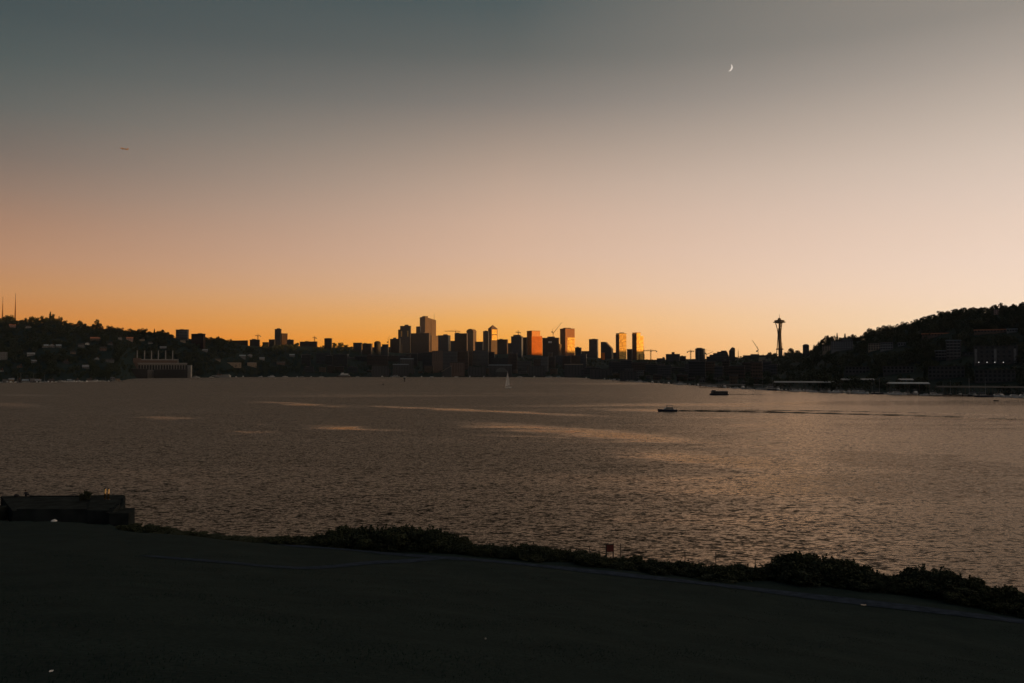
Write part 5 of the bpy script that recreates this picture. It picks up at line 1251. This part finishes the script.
# ------------------------------------------------------------------ aeroplane
def plane():
    p = P(124.2, 148.8, 3200); r = thing('airliner', 'tiny airliner high in the dusky sky over the wooded hill', 'aeroplane', p, rad(62))
    r.rotation_euler = (rad(4), rad(-3), rad(64))
    m = mat('airliner_paint', (.2,.13,.1), .6)
    MB().add(*(lambda pr, s: ([(x_, r_*math.cos(2*math.pi*k/s), r_*math.sin(2*math.pi*k/s)) for x_, r_ in pr for k in range(s)], [(i*s+k, i*s+(k+1)%s, (i+1)*s+(k+1)%s, (i+1)*s+k) for i in range(len(pr)-1) for k in range(s)]+[tuple(reversed(range(s))), tuple(range((len(pr)-1)*s, len(pr)*s))]))([(-19,.1),(-18,1),(-15.5,1.8),(-12,2),(10,2),(15,1.3),(20,.3)], 14)).obj('fuselage', m, r, smooth=True)
    for s in (-1, 1):
        MB().add([(-4,s*1.7,-.8),(3,s*1.7,-.9),(7.4,s*17,.6),(5.6,s*17,.6),(-4,s*1.7,-.4),(3,s*1.7,-.6),(7.4,s*17,.75),(5.6,s*17,.75)], [(0,3,2,1),(4,5,6,7),(0,1,5,4),(1,2,6,5),(2,3,7,6),(3,0,4,7)]).obj('wing', m, r)
        MB().tube((-5,s*6,-1.9), (-.5,s*6,-1.9), 1.1, .8, 12).obj('engine', M_['darksteel'], r)
        MB().add([(14,s*.6,.8),(18,s*.6,.8),(19.6,s*6,1.2),(17.8,s*6,1.2),(14,s*.6,1.1),(18,s*.6,1.1),(19.6,s*6,1.35),(17.8,s*6,1.35)], [(0,3,2,1),(4,5,6,7),(0,1,5,4),(1,2,6,5),(2,3,7,6),(3,0,4,7)]).obj('tailplane', m, r)
    MB().profile_y([(13,1.2),(18.6,1.2),(20.4,7.4),(18,7.4)], -.2, .2).obj('fin', m, r)
plane()

# ------------------------------------------------------------------ crescent moon (the sunlit part of a sphere far beyond everything)
SUN_AZ, SUN_EL = 102, .95           # degrees: azimuth measured from straight ahead (+y) towards +x
sd = Vector((math.sin(rad(SUN_AZ))*math.cos(rad(SUN_EL)), math.cos(rad(SUN_AZ))*math.cos(rad(SUN_EL)), math.sin(rad(SUN_EL))))
def moon():
    c = P(729.1, 67.6, 21000); rr = 3.7/F*21000*.97; view = (Vector((0,0,CAMZ))-c).normalized()
    right = Vector((0,0,1)).cross(-view).normalized()*-1; right = (-view).cross(Vector((0,0,1))).normalized(); up = right.cross(-view).normalized()
    ax = (right*math.cos(rad(-22)) + up*math.sin(rad(-22))).normalized(); px = view.cross(ax).normalized()
    vs, fs = [], []; n, m = 28, 8
    for sh in (1.0, .96):
        for i in range(n+1):
            lat = math.pi*(i/n-.5)
            for j in range(m+1):
                lon = rad(34) + (rad(95)-rad(34))*j/m      # limb back to the terminator
                vs.append((px*math.sin(lat) + (view*math.cos(lon) + ax*math.sin(lon))*math.cos(lat))*rr*sh)
    k = (n+1)*(m+1)
    for i in range(n):
        for j in range(m):
            a = i*(m+1)+j; fs += [(a, a+1, a+m+2, a+m+1), (k+a+m+1, k+a+m+2, k+a+1, k+a)]
    mm = bpy.data.materials.new('moon_light'); nn, l = nodes_of(mm); b = nn['Principled BSDF']
    nz = nn.new('ShaderNodeTexNoise'); nz.inputs['Scale'].default_value = .03; rp = nn.new('ShaderNodeValToRGB'); tc = nn.new('ShaderNodeTexCoord')
    l.new(tc.outputs['Object'], nz.inputs['Vector']); l.new(nz.outputs['Fac'], rp.inputs['Fac'])
    rp.color_ramp.elements[0].color = (.62,.53,.46,1); rp.color_ramp.elements[1].color = (.95,.86,.78,1); l.new(rp.outputs['Color'], b.inputs['Emission Color'])
    b.inputs['Emission Strength'].default_value = .95; b.inputs['Base Color'].default_value = (0,0,0,1); b.inputs['Specular IOR Level'].default_value = 0
    o = MB().add(vs, fs).obj('crescent_moon', mm, None, c, 0, True); tag(o, 'thin bright crescent moon high in the dusky sky above the observation tower', 'moon')
moon()

for _o in scene.objects:
    if _o.get('label') and len(_o['label'].split()) > 16: print('LONG', _o.name, _o['label'])
# ------------------------------------------------------------------ evening air
def haze():
    m = bpy.data.materials.new('haze_air'); n, l = nodes_of(m); n.remove(n['Principled BSDF'])
    v = n.new('ShaderNodeVolumePrincipled'); v.inputs['Color'].default_value = (.9, .92, .95, 1); v.inputs['Density'].default_value = HAZE; v.inputs['Anisotropy'].default_value = .2
    l.new(v.outputs[0], n['Material Output'].inputs['Volume'])
    o = MB().box(-6900, 6900, -6900, 6900, -5, 1150).obj('haze', m); o['kind'] = 'stuff'
HAZE = 2.0e-5
haze()
# ------------------------------------------------------------------ sky, sun, camera
def world():
    w = bpy.data.worlds.new('World'); scene.world = w; w.use_nodes = True; n, l = w.node_tree.nodes, w.node_tree.links
    bg = n['Background']; tc = n.new('ShaderNodeTexCoord'); s = n.new('ShaderNodeSeparateXYZ'); l.new(tc.outputs['Generated'], s.inputs[0])
    def M(op, a, c=None):
        q = n.new('ShaderNodeMath'); q.operation = op
        for i, x in enumerate((a, c)):
            if x is None: continue
            if isinstance(x, (int, float)): q.inputs[i].default_value = x
            else: l.new(x, q.inputs[i])
        return q.outputs[0]
    rows = [369,345,320,290,255,220,185,150,100,50,0]
    def ramp(cols, zen, cosf, gain=1.0):
        r = n.new('ShaderNodeValToRGB'); l.new(M('MULTIPLY', s.outputs[2], 1/.75), r.inputs['Fac']); e = r.color_ramp.elements
        pts = [(math.sin(math.atan((369-v)/F*cosf))/.75, c) for v, c in zip(rows, cols)] + [(1., zen)]
        e[0].position, e[1].position = 0, 1
        for p, c in pts[1:-1]: e.new(p)
        for i, (p, c) in enumerate(pts): e[i].position = p; e[i].color = (*[x*gain for x in s2l(c)], 1)
        return r.outputs['Color']
    Lc = ramp(SKY_L, (38,56,66), .84); Mc = ramp(SKY_M, (52,70,80), 1); Rc = ramp(SKY_R, (132,112,92), .84)
    Sc = ramp(SKY_S, (150,130,108), .84, 1.6); Ec = ramp(SKY_E, (38,48,56), .84)
    hx = M('DIVIDE', s.outputs[0], M('MAXIMUM', M('SQRT', M('ADD', M('MULTIPLY', s.outputs[0], s.outputs[0]), M('MULTIPLY', s.outputs[1], s.outputs[1]))), .3))
    def mix(a, b, lo, hi):
        mr = n.new('ShaderNodeMapRange'); mr.inputs['From Min'].default_value = lo; mr.inputs['From Max'].default_value = hi; l.new(hx, mr.inputs['Value'])
        q = n.new('ShaderNodeMix'); q.data_type = 'RGBA'; l.new(mr.outputs[0], q.inputs[0]); l.new(a, q.inputs[6]); l.new(b, q.inputs[7]); return q.outputs[2]
    c = mix(Ec, Lc, -1, -.54); c = mix(c, Mc, -.54, 0); c = mix(c, Rc, 0, .54); c = mix(c, Sc, .56, 1)
    hy = M('DIVIDE', s.outputs[1], M('MAXIMUM', M('SQRT', M('ADD', M('MULTIPLY', s.outputs[0], s.outputs[0]), M('MULTIPLY', s.outputs[1], s.outputs[1]))), .001))
    bk = n.new('ShaderNodeMapRange'); bk.interpolation_type = 'SMOOTHSTEP'; bk.inputs['From Min'].default_value = .12; bk.inputs['From Max'].default_value = -.75; l.new(hy, bk.inputs['Value'])
    bf = M('MULTIPLY', bk.outputs[0], M('SUBTRACT', 1.0, M('MULTIPLY', M('MAXIMUM', hx, 0.0), .75)))
    Bc = ramp(SKY_B, (34,50,62), 1)
    q = n.new('ShaderNodeMix'); q.data_type = 'RGBA'; l.new(bf, q.inputs[0]); l.new(c, q.inputs[6]); l.new(Bc, q.inputs[7]); c = q.outputs[2]
    sky = n.new('ShaderNodeTexSky'); sky.sky_type = 'NISHITA'; sky.sun_disc = False; sky.sun_elevation = rad(SUN_EL); sky.sun_rotation = rad(SUN_AZ)
    sk = n.new('ShaderNodeVectorMath'); sk.operation = 'SCALE'; sk.inputs['Scale'].default_value = .05; l.new(sky.outputs[0], sk.inputs[0])
    ad = n.new('ShaderNodeMix'); ad.data_type = 'RGBA'; ad.inputs[0].default_value = .03; l.new(c, ad.inputs[6]); l.new(sk.outputs[0], ad.inputs[7])
    l.new(ad.outputs[2], bg.inputs['Color']); bg.inputs['Strength'].default_value = 1.0
# rows 369,345,320,290,255,220,185,150,100,50,0
SKY_L = [(228,112,16),(230,124,28),(216,137,64),(204,146,96),(188,143,114),(170,134,113),(147,125,112),(124,114,107),(98,103,101),(78,91,92),(65,81,85)]
SKY_M = [(255,158,44),(255,170,60),(249,184,104),(236,192,152),(224,188,163),(213,181,160),(195,170,153),(172,154,141),(132,127,122),(98,104,103),(76,91,94)]
SKY_R = [(255,215,162),(255,224,182),(255,229,198),(254,228,206),(247,223,206),(239,216,200),(228,208,194),(216,199,186),(194,181,170),(170,161,153),(147,142,136)]
SKY_S = [(255,190,95),(255,200,110),(255,205,130),(250,200,145),(240,196,150),(226,188,150),(206,178,150),(186,165,145),(160,147,134),(136,129,122),(116,114,110)]
SKY_E = [(120,92,84),(120,94,88),(116,94,90),(110,92,90),(102,90,90),(94,87,88),(86,84,86),(78,80,83),(66,73,77),(58,67,72),(52,62,68)]
SKY_B = [(92,102,114),(94,104,117),(95,105,118),(92,103,114),(86,98,109),(79,92,103),(72,86,97),(64,79,90),(54,69,80),(48,63,74),(43,58,69)]
world()
ld = bpy.data.lights.new('sun', 'SUN'); ld.energy = 5.0; ld.angle = rad(.53); ld.color = (1.0, .46, .11)
so = bpy.data.objects.new('sun', ld); COL.objects.link(so); so.rotation_euler = (-sd).to_track_quat('-Z', 'Y').to_euler()
cam = bpy.data.cameras.new('camera'); cam.sensor_width = 36; cam.lens = F*36/1024; cam.clip_start = .1; cam.clip_end = 80000
co = bpy.data.objects.new('camera', cam); COL.objects.link(co); co.location = (0, 0, CAMZ); co.rotation_euler = (rad(90)+PITCH, 0, 0); scene.camera = co
vs_ = scene.view_settings; vs_.view_transform = 'Standard'; vs_.look = 'None'; vs_.exposure = 0; vs_.gamma = 1; vs_.use_curve_mapping = False
scene.cycles.max_bounces = 6; scene.cycles.diffuse_bounces = 3; scene.cycles.glossy_bounces = 3
